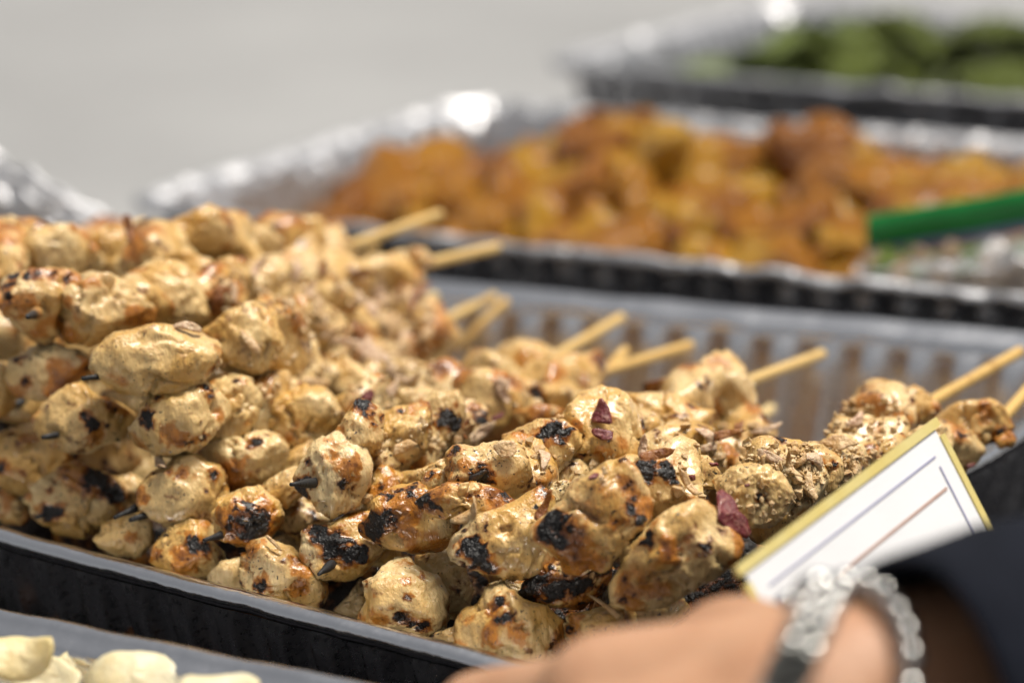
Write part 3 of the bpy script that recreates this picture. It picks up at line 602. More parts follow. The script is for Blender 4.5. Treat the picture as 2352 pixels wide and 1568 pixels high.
skewer('smooth plump chicken skewer on a long black point under the top row', (189, 869), .024, (1165, 690), .29, [
    dict(p=[221,832,228,805,245,785,275,768,330,756,390,756,440,764,480,785,490,812,480,842,455,872,410,897,350,900,290,890,245,870,228,852], v=.045, label='smooth plump pale chunk', k=.9),
    dict(p=[478,760,520,725,580,700,630,730,645,790,600,850,540,868,495,830], v=.08, r=2.0),
    dict(p=[560,740,610,700,660,690,690,720,670,780,600,790], v=.12, r=1.6),
    dict(t=7, p=[270,960,400,860,600,795,780,785,890,860,940,950,890,1040,700,1075,500,1065,350,1045], v=.17),
    dict(p=[740,790,800,740,880,720,930,760,940,810,880,850,790,850], v=.21),
    dict(p=[880,740,920,705,950,735,968,790,940,830,895,810], v=.235, l=5),
    dict(p=[900,850,960,830,988,850,975,900,920,915], v=.24, l=5)])
skewer('chicken skewer with charred ridge along its top, two black points beside it', (62, 728), .024, (1145, 567), .29, [
    dict(t=6, p=[25,770,100,700,250,675,420,655,600,685,710,740,690,850,570,960,500,1050,490,1180,430,1280,300,1310,180,1230,100,1090,45,950], v=.05, c=[(140,695,46),(250,680,40,.9),(350,660,50),(480,680,46,.9),(640,715,44,.9),(60,900,46,.9),(140,1200,46,.9),(90,780,40,.8),(220,950,80,-.8)], b=.3, label='amber piece with charred ridge'),
    dict(t=6, p=[465,1010,600,895,700,795,850,700,1020,705,1150,775,1245,880,1345,1000,1358,1120,1255,1205,1000,1270,800,1298,600,1250,500,1160], v=.062, k=.9, c=[(530,1010,34,.7),(1230,1080,60,-.8),(600,940,50,-.7)], b=.05),
    dict(t=6, p=[1235,655,1350,590,1500,568,1650,615,1780,755,1862,900,1872,1030,1780,1115,1600,1118,1420,1070,1340,970,1300,870,1250,760], v=.09, b=-.15, h=-.3, k=.95, label='bright pale rounded chunk'),
    dict(p=[465,640,510,600,560,600,580,650,560,720,510,740,470,700], v=.13),
    dict(p=[550,620,600,590,650,610,660,670,610,700,560,680], v=.15, r=1.8),
    dict(p=[640,600,690,575,740,600,750,650,700,680,650,660], v=.18),
    dict(t=7, p=[780,660,900,600,1100,540,1300,528,1480,615,1505,700,1390,770,1370,890,1250,940,1050,940,930,840,850,730], v=.225, c=[(1170,900,40,-.9)]),
    dict(p=[930,582,945,568,975,572,992,598,970,612,940,605], v=.24, b=.4, l=4)])
skewer('topmost chicken skewer of the heap, golden, on a long orange stick', (-60, 640), .05, (1013, 491), .29, [
    dict(p=[-40,520,0,506,30,500,54,514,60,548,42,578,0,584,-40,580], v=.1, b=.25, l=4),
    dict(p=[-50,590,0,570,45,575,60,610,40,650,-20,660], v=.08, l=4),
    dict(p=[45,560,85,535,130,525,175,520,200,545,195,600,160,640,100,640,60,615], v=.1),
    dict(p=[195,560,225,535,265,525,298,540,308,580,290,620,240,640,205,615], v=.12),
    dict(p=[288,508,330,502,350,530,352,585,315,592,300,560], v=.14, b=.35, l=4),
    dict(t=6, p=[1380,330,1600,190,1750,130,1900,75,2030,115,2110,260,2100,420,1950,470,1700,465,1450,440], v=.15, b=.22, c=[(1620,450,46,.8)]),
    dict(p=[300,610,360,585,430,580,480,600,500,640,460,660,400,610,340,620], v=.12),
    dict(p=[520,540,570,520,620,530,650,565,620,600,560,605], v=.18),
    dict(t=7, p=[290,240,450,175,620,190,640,440,590,570,450,610,350,460], v=.21),
    dict(t=7, p=[610,160,720,165,800,290,885,430,905,570,820,590,700,490,620,400], v=.23, b=.3)])
skewer('shaded chicken skewer tucked left of the peppered one', (20, 870), .03, (-.23, .26, .1), 0, point=False, pieces=[
    dict(p=[25,862,35,830,70,805,120,797,170,805,197,830,202,862,172,897,120,914,70,914,40,897], v=.05, c=[(57,876,8),(40,815,14,.7)], b=.15),
    dict(p=[-60,830,10,840,30,880,26,935,-30,970,-60,960], v=.045, l=4, b=.1)])
skewer('rounded tan chicken skewer with yellow-green lower side', (-60, 1075), .03, (-.25, .26, .07), 0, point=False, pieces=[
    dict(t=5, p=[-80,700,0,605,120,515,230,475,330,540,430,640,570,740,610,805,510,950,410,1060,280,1155,120,1090,-60,1010], v=.045, c=[(10,890,40),(220,940,26,.8),(110,580,22,.7),(150,660,22,.6)], b=.05)])
skewer('chicken skewer with black burnt crest, resting by the curved rim', (84, 1187), .026, (-.19, .26, .05), 0, [
    dict(t=5, p=[270,1160,360,1050,450,980,560,905,700,885,850,950,1000,1000,1095,1075,1110,1160,1030,1290,900,1410,750,1490,550,1460,400,1390,300,1290], v=.04, c=[(870,990,80),(960,1030,70),(1060,1100,60),(1080,1150,40),(430,1310,60),(530,1290,44),(590,900,50,.7),(600,1000,30,.7),(460,1100,24,.8)], b=.12, label='piece with black burnt crest'),
    dict(t=5, p=[1050,1000,1200,950,1310,1020,1330,1160,1210,1250,1100,1210], v=.06, l=5, c=[(1260,1090,50)])])
skewer('dark browned chicken skewer in the shadow at the curved rim', (-60, 1190), .03, (-.27, .25, .04), 0, point=False, pieces=[
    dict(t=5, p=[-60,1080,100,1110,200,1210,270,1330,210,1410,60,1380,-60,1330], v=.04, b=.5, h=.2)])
skewer('chicken skewer lying behind the crumb-covered ones, only its stick end showing', (1180, 925), .17, (1436, 805), .27, [
    dict(p=[1290,880,1340,870,1380,880,1370,920,1310,930], v=.2, l=4), dict(p=[1180,950,1240,930,1290,940,1280,980,1210,990], v=.14, c=[(1240,960,20,-.9)], b=.3, l=4)])
for e, vv, lab in (((1136, 680), .29, 'pale stick of a buried chicken skewer, crossing in front of the bright glint'), ((1001, 679), .27, 'short pale stick of a buried chicken skewer against the far wall'), ((866, 569), .26, 'thick pale stick stub of a buried chicken skewer beside the long orange stick')):
    E2 = at_v(e[0], e[1], vv); u2 = (E2-P0)@UA
    r2 = empty('chicken_skewer', tuple(pan_pt(u2-.005, .06, 0)), lab, 'skewer', GRP); A2p = pan_pt(u2-.008, .05, E2[2]-.012)
    stick(r2, A2p, E2, True)
    for k in range(4):
        _seed[0] += 1; c = A2p+(E2-A2p)*(.15+.19*k); blob_piece(r2, c, .0175, E2-A2p, _seed[0], 4)
# buried skewers that fill the pan under the top layer
HID = 'grilled chicken skewer buried under the top layer of the heap'
k = 0
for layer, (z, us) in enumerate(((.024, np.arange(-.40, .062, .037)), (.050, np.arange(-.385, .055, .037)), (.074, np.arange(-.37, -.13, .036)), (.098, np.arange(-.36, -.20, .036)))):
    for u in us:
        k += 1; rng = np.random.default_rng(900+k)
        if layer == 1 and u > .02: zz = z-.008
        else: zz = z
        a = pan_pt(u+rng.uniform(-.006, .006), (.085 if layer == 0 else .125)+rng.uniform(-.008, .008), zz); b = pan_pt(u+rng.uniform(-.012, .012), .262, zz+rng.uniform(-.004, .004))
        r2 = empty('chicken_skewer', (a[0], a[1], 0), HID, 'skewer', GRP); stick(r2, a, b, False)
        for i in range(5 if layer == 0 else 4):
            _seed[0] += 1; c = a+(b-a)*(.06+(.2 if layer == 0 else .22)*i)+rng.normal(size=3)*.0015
            blob_piece(r2, c, rng.uniform(.0165, .0195), b-a, _seed[0], 3, brown=rng.uniform(.6, .9) if layer < 2 else rng.uniform(-.1, .25), char=rng.uniform(.35, .7) if layer < 2 else rng.uniform(-.3, .05))  # lower two layers get dark brown and char as painted shade between pieces

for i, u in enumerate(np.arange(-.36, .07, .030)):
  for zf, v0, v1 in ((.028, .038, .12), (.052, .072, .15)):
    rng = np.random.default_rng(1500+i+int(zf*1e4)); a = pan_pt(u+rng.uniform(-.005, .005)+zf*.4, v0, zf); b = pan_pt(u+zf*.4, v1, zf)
    r2 = empty('chicken_skewer', (a[0], a[1], 0), 'chicken skewer at the pan bottom, coloured dark as painted gap shade', 'skewer', 'skewers painted with gap shade at the bottom of the pan'); stick(r2, a, b, False)
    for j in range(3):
        _seed[0] += 1; blob_piece(r2, a+(b-a)*(.12+.36*j), rng.uniform(.017, .0195), b-a, _seed[0], 3, brown=.8, char=rng.uniform(.55, .9))  # brown and char here put the shade of the gaps into the colour

# ------------------------------------------------------------------ onion flakes and crumbs on the meat
BVH = BVHTree.FromPolygons(np.concatenate(ALL_V).tolist(), np.concatenate(ALL_T).tolist())
def hit(x, y):
    d = ray(x, y); d = d/np.linalg.norm(d); h = BVH.ray_cast(Vector(CC), Vector(d))
    return (np.array(h[0]), np.array(h[1])) if h[0] is not None else (None, None)
def sheet_from_outline(pts2, th, curve, seed, rings=5, nseg=28, ripple=.12):
    """curved thin leaf of meat or onion: outline points in its own plane (metres) -> verts, quads"""
    cen = pts2.mean(0); an = np.linspace(-math.pi, math.pi, nseg, endpoint=False); R = radial(pts2, cen, an)
    R = np.where(R <= 0, np.median(R), R); Rm = R.mean(); V = []; F = []
    for side in (1, -1):
        for k in range(rings+1):
            f = k/rings if k else .001
            for a, r in zip(an, R): V.append((cen[0]+f*r*math.cos(a), cen[1]+f*r*math.sin(a), side*th/2*(1-.75*f**4)))
    V = np.array(V); q = (V[:, :2]-cen)/Rm
    z = curve[0]*q[:, 0]**2+curve[1]*q[:, 1]**2+curve[2]*q[:, 0]*q[:, 1]
    V[:, 2] += Rm*(z+ripple*perlin(np.stack([q[:, 0]*1.6+seed, q[:, 1]*1.6, q[:, 0]*0+seed*.7], 1))+.35*ripple*perlin(np.stack([q[:, 0]*5+seed, q[:, 1]*5, q[:, 0]*0+seed*.7], 1)))
    o = (rings+1)*nseg
    for k in range(rings):
        for i in range(nseg):
            j = (i+1) % nseg; F.append([k*nseg+i, k*nseg+j, (k+1)*nseg+j, (k+1)*nseg+i]); F.append([o+(k+1)*nseg+i, o+(k+1)*nseg+j, o+k*nseg+j, o+k*nseg+i])
    for i in range(nseg):
        j = (i+1) % nseg; F.append([rings*nseg+i, rings*nseg+j, o+rings*nseg+j, o+rings*nseg+i])
    return V, np.array(F)
def outline_sheet(name, poly, mat, label, cat, group=None, mix=.5, lift=.001, th=.0009, curve=(.15, -.1, .1), seed=1, ctr=None, nrm=None, ripple=.15):
    c2 = poly.mean(0)
    if ctr is None:
        best = None
        for q in [c2]+[c2+(p-c2)*.5 for p in poly]:
            h, hn = hit(*q)
            if h is not None and (best is None or np.linalg.norm(h-CC) < best[2]): best = (h, hn, np.linalg.norm(h-CC))
        if best is None: return None
        d = ray(*c2); d = d/np.linalg.norm(d); ctr = CC+d*(best[2]-lift); nrm = best[1]
        if nrm@d > 0: nrm = -nrm
        nrm = nrm*mix-d*(1-mix)
    nrm = nrm/np.linalg.norm(nrm); u = CR-nrm*(CR@nrm); u /= np.linalg.norm(u); w = np.cross(nrm, u)
    P3 = np.array([at_plane(p[0], p[1], ctr, nrm) for p in poly])-ctr; p2 = np.stack([P3@u, P3@w], 1)
    V, F = sheet_from_outline(p2, th, curve, seed, ripple=ripple)
    W3 = np.outer(V[:, 0], u)+np.outer(V[:, 1], w)+np.outer(V[:, 2], nrm)
    o = mesh_obj(name, W3, F, mat); o.location = ctr; tag(o, label, cat, group); return o
FL = [
 (2, [1900,1090,1960,1060,2020,1130,2080,1280,2150,1350,2200,1480,2180,1550,2080,1480,1950,1440,1860,1380,1880,1250], 'onion_red', 'large purple-red onion flake with pale torn end, standing on the meat', .0016),
 (2, [730,400,830,240,890,330,920,490,800,480,720,470], 'onion_red', 'pinkish-red pointed onion flake on the red-dotted middle piece', .0008),
 (2, [720,540,800,530,930,550,920,640,830,640,740,590], 'onion_red', 'dark red square onion flake below the pointed one', .0008),
 (2, [1150,790,1280,720,1400,710,1500,740,1460,790,1300,830,1180,840], 'onion_amber', 'curled reddish-brown onion slice bridging two black burnt bumps', .003),
 (2, [330,1080,380,1090,350,1200,320,1300,260,1400,180,1340,240,1260,300,1180], 'onion_amber', 'dark amber onion shred with a thin stalk', .002),
 (2, [1480,900,1600,950,1700,1100,1720,1150,1660,1150,1580,1050], 'onion_tan', 'long tan onion strip beside a burnt bump', .002),
 (2, [700,980,760,930,800,950,780,990,700,1010], 'onion_red', 'small red-brown onion bit in a gap between skewers', .001),
 (2, [815,880,860,878,885,940,840,960], 'onion_tan', 'small upright golden onion bit next to a red-brown one', .001),
 (8, [260,390,300,380,420,470,560,600,660,700,640,750,550,760,430,680,340,570,280,470], 'onion_pink', 'pinkish onion petal standing upright against the far wall', .002),
 (8, [160,640,240,560,330,620,420,760,410,930,300,960,180,880], 'onion_tan', 'crumb-covered onion petal leaning below the upright one', .002),
 (1, [950,230,1050,160,1090,200,1070,290,980,260], 'onion_red', 'bright purple onion bit behind the black knob', .001),
 (1, [2150,430,2280,370,2270,430,2180,470], 'onion_red', 'purple onion sliver right of a brown burnt knob', .001),
 (1, [1250,780,1270,680,1400,620,1480,680,1350,760], 'onion_tan', 'pale torn onion shred hanging off a crumbly piece', .002),
 (1, [1950,1030,1960,970,2100,900,2140,930,2020,1010], 'burnt', 'black burnt flake dotted with pale crumbs', .001),
 (1, [2170,700,2250,640,2380,640,2400,740,2351,800,2250,800], 'onion_tan', 'thick golden onion crust above the amber lip', .0015),
 (4, [690,740,740,740,850,840,960,910,1060,920,960,950,850,870,720,790], 'onion_tan', 'long pale onion strand beside the arm', .002),
 (3, [60,180,90,190,180,270,240,330,250,370,200,340,120,260], 'onion_tan', 'thin loose meat shred hanging over the stringy piece', .002),
 (8, [470,960,600,870,720,860,850,960,870,1010,720,910,600,920,490,990], 'onion_tan', 'broad pale onion strip arched over the burnt crust', .0015),
 (8, [1820,1130,1900,1110,1890,1150,1830,1180], 'onion_red', 'tiny red onion bit in the corner by the bare rim', .001),
 (2, [1620,960,1680,950,1690,1000,1640,1010], 'onion_red', 'small dark red onion bit under the long tan strip', .001),
 (2, [2130,1040,2180,1030,2190,1060,2140,1070], 'onion_red', 'tiny purple speck of onion in the crumbs', .001),
 (2, [1800,840,1880,840,1900,870,1830,880], 'onion_red', 'flat brownish-red onion bit on a smooth pale piece', .0008),
 (6, [1560,1130,1700,1110,1850,1150,1880,1200,1780,1210,1640,1170], 'onion_pink', 'pink onion strip with purple end in the heap', .002),
 (7, [560,1260,800,1270,1000,1290,1200,1420,1200,1500,1050,1480,900,1350,700,1320], 'onion_pink', 'wide pink onion ribbon draped across the heap', .002),
 (7, [1130,1100,1250,1000,1300,1050,1330,1250,1260,1370,1200,1350,1230,1200], 'onion_tan', 'folded pale onion petal at the heap edge', .002),
 (6, [1120,150,1190,130,1240,260,1230,400,1170,380], 'onion_amber', 'brown onion tip sticking up from the heap crest', .002)]
for i, (t, p, m, lab, lift) in enumerate(FL):
    outline_sheet('onion_flake', px(t, p), M[m], lab, 'onion', None, .45, lift+.0008, .0012, ((.25, -.15, .2), (-.2, .15, .1), (.1, .2, -.2))[i % 3], seed=i*1.7+2)
# many more fried onion strands that only their place tells apart
rng = np.random.default_rng(55); cnt = 0
zones = [((480, 600, 980, 880), 70), ((1600, 960, 1990, 1180), 26), ((870, 880, 1180, 1000), 18), ((1180, 1020, 1560, 1120), 8), ((350, 1040, 1560, 1400), 8)]
for (x0, y0, x1, y1), n in zones:
    for _ in range(n):
        x, y = rng.uniform(x0, x1), rng.uniform(y0, y1); h, hn = hit(x, y)
        if h is None or hn[2] < .15: continue
        L, wd = rng.uniform(18, 46), rng.uniform(6, 13); a = rng.uniform(0, math.pi); bend = rng.uniform(-.5, .5)
        ts = np.linspace(-1, 1, 7); ax = np.array([math.cos(a), math.sin(a)]); bx = np.array([-ax[1], ax[0]])
        mid = [np.array([x, y])+ax*t*L+bx*bend*L*(t*t-.4) for t in ts]; up = [m+bx*wd*(1-.7*t*t) for m, t in zip(mid, ts)]; dn = [m-bx*wd*(1-.7*t*t) for m, t in zip(mid, ts)]
        mt = rng.choice(['onion_tan', 'onion_tan', 'onion_pink', 'onion_amber', 'onion_pink']); cnt += 1
        outline_sheet('onion_strand', np.array(up+dn[::-1]), M[mt], 'small curled fried onion strand scattered over the heaped chicken', 'onion', 'fried onion strands scattered over the chicken', .8, .0011, .0009, (rng.uniform(-.5, .5), rng.uniform(-.4, .4), rng.uniform(-.3, .3)), seed=cnt*1.3, ripple=.2)
# crumbs
S1, T1 = ico(1); CV, CT = [], []; nC = 0
for (x0, y0, x1, y1), n in [((860, 930, 1130, 1040), 420), ((1620, 1020, 1990, 1200), 950), ((480, 620, 1000, 900), 700), ((1180, 900, 1700, 1180), 420), ((1850, 920, 2160, 1060), 260), ((250, 900, 900, 1200), 160)]:
    for _ in range(n):
        h, hn = hit(rng.uniform(x0, x1), rng.uniform(y0, y1))
        if h is None or hn[2] < .1: continue
        r = rng.uniform(.0004, .0011)*(1+.8*(rng.random() < .12)); V = S1*r*rng.uniform(.5, 1.4, 3)+rng.normal(size=S1.shape)*r*.22
        CV.append(V+h+hn*r*.3); CT.append(T1+nC*len(S1)); nC += 1
cr = mesh_obj('fried_crumbs', np.concatenate(CV), np.concatenate(CT), M['crumb'], smooth=False); cr['kind'] = 'stuff'; cr['label'] = 'golden fried crumbs sprinkled over the chicken'; cr['category'] = 'crumbs'

# ------------------------------------------------------------------ potatoes
def lump(seed, level=3, amp=.22, flat=10):
    S, T = ico(level); rg = np.random.default_rng(seed); nrm = rg.normal(size=(flat, 3)); nrm /= np.linalg.norm(nrm, axis=1)[:, None]; h = rg.uniform(.7, 1.05, flat)
    q = np.maximum(S@nrm.T/h, 0); r = np.clip((q**10).sum(1)**(-.1), .6, 1.4); V = S*r[:, None]
    V = V+vnoise(V*1.4+seed*3.1)*amp+S*(.06*fbm(V*4+seed, 2))[:, None]; return V, T
def lump_mesh(name, seed, mat, sc=(1, 1, 1)):
    V, T = lump(seed); me = bpy.data.meshes.new(name); me.from_pydata((V*np.array(sc)).tolist(), [], T.tolist()); me.update()
    me.polygons.foreach_set('use_smooth', np.ones(len(me.polygons), bool)); me.materials.append(mat); return me
pm = [lump_mesh('potato_chunk', 300+i, M['potato'], (1.15, .95, .85)) for i in range(14)]
def opt(u, v, z): p = OL+e1*u+e2*v; return np.array([p[0], p[1], z])
rng = np.random.default_rng(21)
peaks = [(.20, .17, .06, .036), (.31, .20, .045, .030), (.44, .2, .06, .022), (.09, .12, .05, .018)]
def heap(u, v):
    e = min(u-.028, .502-u, v-.028, .307-v); s = max(0, min(1, e/.05))
    z = .052+.016*s
    for a, b, w, h in peaks: z += h*math.exp(-((u-a)**2+(v-b)**2)/(w*w))*s
    return z-.03*max(0, (.11-u)/.08)
n = 0
for i in range(26):
    for j in range(15):
        u = .05+i*.0172+rng.uniform(-.006, .006); v = .045+j*.0172+rng.uniform(-.006, .006)
        if n >= 296 or u > .49 or (u > .27 and v < .085) or (u < .12 and v > .2): continue
        if u < .085 and rng.random() < .2: continue
        z = heap(u, v)-.014+rng.uniform(-.010, .008); n += 1
        o = bpy.data.objects.new('potato_chunk', pm[rng.integers(14)]); o.location = opt(u, v, z); s = rng.uniform(.0115, .019); o.scale = (s, s, s)
        o.rotation_euler = rng.uniform(0, 6.28, 3); link(o); tag(o, 'orange-brown spiced potato chunk heaped in its foil pan', 'potato', 'spiced potato chunks')

# ------------------------------------------------------------------ green leaves
rng = np.random.default_rng(33)
def gpt(u, v, z): p = GL+g1*u+g2*v; return np.array([p[0], p[1], z])
def leaf_mesh(seed, mat):
    t = np.linspace(0, 2*math.pi, 30, endpoint=False); pts = np.stack([np.cos(t)*1.0, np.sin(t)*.5*(1+.25*np.cos(t))], 1)
    V, F = sheet_from_outline(pts, .02, (-.25, .45, .1), seed, ripple=.35)
    me = bpy.data.meshes.new('leaf'); me.from_pydata(V.tolist(), [], F.tolist()); me.update(); me.polygons.foreach_set('use_smooth', np.ones(len(me.polygons), bool)); me.materials.append(mat); return me
ld = [leaf_mesh(i*2.3, M['leaf_dark']) for i in range(5)]; ll = [leaf_mesh(i*2.9+50, M['leaf_light']) for i in range(3)]
for i in range(70):
    u, v = rng.uniform(.10, .46), rng.uniform(.06, .27)
    if i >= 58: u, v = rng.uniform(.10, .19), rng.uniform(.06, .16)
    lt = i >= 58; e = min(u-.06, .28-v+.03, v-.02); z = .052+.034*min(1, max(0, e/.10))+rng.uniform(-.008, .008)
    o = bpy.data.objects.new('leaf', (ll if lt else ld)[rng.integers(3)]); o.location = gpt(u, v, z); s = rng.uniform(.03, .05); o.scale = (s, s, s)
    o.rotation_euler = (rng.uniform(-.35, .35), rng.uniform(-.35, .35), rng.uniform(0, 6.28)); link(o)
    tag(o, 'pale yellow-green leaf at the edge of the leafy heap' if lt else 'dark green leaf in the heaped foil pan', 'leaf', 'pale leaves' if lt else 'dark leaves')

# ------------------------------------------------------------------ potato chips
def chip(poly, z, tilt, label, curve, seed):
    c = poly.mean(0); P = at_z(c[0], c[1], z); nrm = np.array([tilt[0], tilt[1], 1.0])
    return outline_sheet('potato_chip', poly, M['chip'], label, 'chip', 'potato chips', th=.0016, curve=curve, seed=seed, ctr=P, nrm=nrm, ripple=.12)
def oval(cx, cy, rx, ry, k):
    t = np.linspace(0, 2*math.pi, 40, endpoint=False); w = 1+.05*np.sin(3*t+k)+.04*np.sin(5*t+2*k); return np.stack([cx+rx*w*np.cos(t), cy+ry*w*np.sin(t)], 1)
chip(oval(110, 1568, 84, 56, 1), .070, (-.3, -.8), 'yellower potato chip lying under the wavy-edged one', (.25, .2, .1), 7)
chip(oval(45, 1508, 92, 52, 2), .080, (-.1, -1.0), 'wavy-edged pale potato chip with yellow underside', (.45, -.3, .3), 3)
chip(oval(300, 1548, 112, 66, 3), .078, (.1, -1.1), 'large domed cream potato chip', (-.4, -.3, .1), 5)
chip(oval(505, 1592, 92, 50, 4), .080, (.2, -.8), 'flat pale potato chip beside the domed one', (.3, -.25, .2), 9)
chip(oval(160, 1530, 34, 30, 5), .072, (.1, -.9), 'small cream potato chip between two larger ones', (.3, .2, .1), 11)
rng = np.random.default_rng(44)
for i in range(26):
    p = CFm-c1*rng.uniform(-.10, .29)-c2*rng.uniform(.05, .27); z = .032+.02*rng.random(); t = np.linspace(0, 2*math.pi, 24, endpoint=False); r = rng.uniform(.024, .032)
    pts = np.stack([np.cos(t)*r, np.sin(t)*r*rng.uniform(.7, .95)], 1); V, F = sheet_from_outline(pts, .0016, (rng.uniform(-.4, .4), rng.uniform(-.4, .4), .2), i*3.1)
    o = mesh_obj('potato_chip', V, F, M['chip']); o.location = (p[0], p[1], z); o.rotation_euler = (rng.uniform(-.5, .5), rng.uniform(-.5, .5), rng.uniform(0, 6)); tag(o, 'pale curved potato chip deeper in the chip pan', 'chip', 'potato chips')

# ------------------------------------------------------------------ crumpled foil cover at the far-left corner
def foil_cover():
    nx, ny = 90, 60; A = at_z(-160, 470, .10); Bp = at_z(275, 520, .10); ax = Bp-A; ax[2] = 0; L = np.linalg.norm(ax); ax /= L; ay = np.array([-ax[1], ax[0], 0])
    s, t = np.meshgrid(np.linspace(0, 1, nx), np.linspace(0, 1, ny)); s, t = s.ravel(), t.ravel()
    Q = np.stack([s*L*30, t*5, s*0], 1)
    z = .080+.045*np.sin(np.clip(t, 0, 1)*math.pi*.75)*(1-.55*s**2)-.012*s
    P = A+np.outer(s*L, ax)+np.outer((t-.35)*.03, ay); P[:, 2] = z
    P += np.stack([np.abs(perlin(Q*1.1)), np.abs(perlin(Q*1.1+9)), np.abs(perlin(Q*.9+3))+.6*np.abs(perlin(Q*2.1+5))], 1)*.007
    F = np.array([[j*nx+i, j*nx+i+1, (j+1)*nx+i+1, (j+1)*nx+i] for j in range(ny-1) for i in range(nx-1)])
    o = mesh_obj('foil_cover', P-P[0], F, M['foil'], smooth=False); o.location = P[0]
    tag(o, 'crumpled foil cover pushed back behind the skewer heap', 'foil')
foil_cover()

# ------------------------------------------------------------------ zip bag on the potatoes
def zip_bag():
    top = [(1992, 502), (2120, 480), (2240, 462), (2360, 440), (2480, 424)]; bot = [(1990, 628), (2120, 648), (2240, 668), (2360, 690), (2480, 708)]
    vz = .05
    n2 = e2; Pn = OL+e2*.03
    root = empty('zip_bag', tuple(at_plane(2240, 660, Pn, n2)[:2])+(0.0,), 'clear zip bag with green closure lying at the potato pan edge', 'bag')
    org = np.array(root.location); tt = np.linspace(0, 1, 40)
    def edge(pts, off, back):
        a = np.array(pts, float); x = np.interp(tt, np.linspace(0, 1, len(a)), a[:, 0]); y = np.interp(tt, np.linspace(0, 1, len(a)), a[:, 1])+off
        return np.array([at_plane(p, q, OL+e2*back, n2) for p, q in zip(x, y)])
    def strip(name, o0, o1, mat, back=.045, th=.0012):
        a, b = edge(top, o0, back), edge(top, o1, back); f = -n2*th; V = np.concatenate([a+f, b+f, a-f, b-f])-org; m = 40
        F = []
        for i in range(m-1): F += [[i, i+1, m+i+1, m+i], [3*m+i, 3*m+i+1, 2*m+i+1, 2*m+i], [2*m+i, 2*m+i+1, i+1, i], [m+i, m+i+1, 3*m+i+1, 3*m+i]]
        mesh_obj(name, V, F, mat, root)
    strip('zip_strip', -6, 66, M['zip_green']); strip('zip_track', 67, 88, M['zip_blue'])
    a, b = edge(top, 89, .045), edge(bot, 0, .03); V = []; m = 40; k = 12
    for side in (-1, 1):
        for j in range(k+1):
            f = j/k; bulge = math.sin(f*math.pi)**.7*.022+.001
            P = a*(1-f)+b*f; V.append(P+n2[None]*side*bulge*(1 if side > 0 else .6)+vnoise(P*90)*.002)
    V = np.concatenate(V)-org; o = (k+1)*m
    F = [[j*m+i, j*m+i+1, (j+1)*m+i+1, (j+1)*m+i] for j in range(k) for i in range(m-1)]+[[o+(j+1)*m+i, o+(j+1)*m+i+1, o+j*m+i+1, o+j*m+i] for j in range(k) for i in range(m-1)]
    mesh_obj('film', V, F, M['film'], root)
    rg = np.random.default_rng(8); lm = {m: [lump_mesh('filling_chunk', 500+i, M[m]) for i in range(3)] for m in ('mix_tan', 'mix_green')}
    for i in range(120):
        f, s = rg.uniform(.3, .9), rg.uniform(.02, .98); i0 = int(s*39); P = (a[i0]*(1-f)+b[i0]*f)+n2*rg.uniform(-.004, .010)
        m = 'mix_green' if rg.random() < .28 else 'mix_tan'; ob = bpy.data.objects.new('filling_chunk', lm[m][rg.integers(3)]); sc = rg.uniform(.004, .0065); ob.scale = (sc,)*3; ob.location = P-org; ob.rotation_euler = rg.uniform(0, 6, 3); link(ob, root)
zip_bag()

# ------------------------------------------------------------------ label card leaning on the pan's right rim
def card():
    TL, TR = at_z(1690, 1308, .112), at_z(2150, 963, .122); up = (TR-TL)/np.linalg.norm(TR-TL)
    side = np.array([up[1], -up[0], 0]); side /= np.linalg.norm(side)      # away from the pan, level
    want = np.array([93., 179.]); want /= np.linalg.norm(want); best = None
    for a in np.radians(np.arange(10, 90, 1)):
        q = side*math.cos(a)-np.array([0, 0, 1.])*math.sin(a); e = proj(TR+q*.03)[0, :2]-proj(TR)[0, :2]; e /= np.linalg.norm(e)
        if best is None or e@want > best[0]: best = (e@want, q, a)
    dn = best[1]; print('CARD', best[0], math.degrees(best[2]), np.linalg.norm(TR-TL)); nrm = np.cross(dn, up); nrm /= np.linalg.norm(nrm)
    if nrm@(CC-TL) < 0: nrm = -nrm
    W = np.linalg.norm(TR-TL); dnu = dn/np.linalg.norm(dn); H = .085
    root = empty('label_card', tuple((TL+dnu*H)[:2])+(0,), 'white label card with gold edge leaning on the skewer pan rim', 'card'); org = np.array(root.location)
    def pan_(name, s0, s1, h0, h1, off, th, mat, bend=.0):
        c = [TL+up*s*W+dnu*h for s, h in ((s0, h0), (s1, h0), (s1, h1), (s0, h1))]; c = [p+nrm*off for p in c]
        V = np.array([p for p in c]+[p-nrm*th for p in c])-org
        F = [[0, 1, 2, 3], [7, 6, 5, 4]]+[[i, i+4, (i+1) % 4+4, (i+1) % 4] for i in range(4)]
        mesh_obj(name, V, F, mat, root, smooth=False)
    e = .0026/W
    pan_('sheet', e, 1-e, .0022, H-.0045, 0, .0006, M['card'])
    pan_('gold_edge', 0, 1, -.0006, .0020, .0006, .0014, M['gold']); pan_('gold_edge', 0, 1, H-.0043, H, .0006, .0014, M['gold'])
    pan_('gold_edge', 0, e*.95, .0044, H-.0044, .0006, .0014, M['gold']); pan_('gold_edge', 1-e*.95, 1, .0044, H-.0044, .0006, .0014, M['gold'])
    q = .0088/W; w = .0006/W
    pan_('border_line', q, 1-q, .0078, .0083, .0003, .0002, M['navy']); pan_('border_line', 1-q-w, 1-q, .0110, H-.011, .0003, .0002, M['navy'])
    pan_('border_line', q, q+w, .0110, H-.011, .0003, .0002, M['navy']); pan_('border_line', q, 1-q, H-.0109, H-.010, .0003, .0002, M['navy'])
    pan_('ruled_line', .14, .90, .0165, .0173, .0003, .0002, M['brown_ink'])
card()

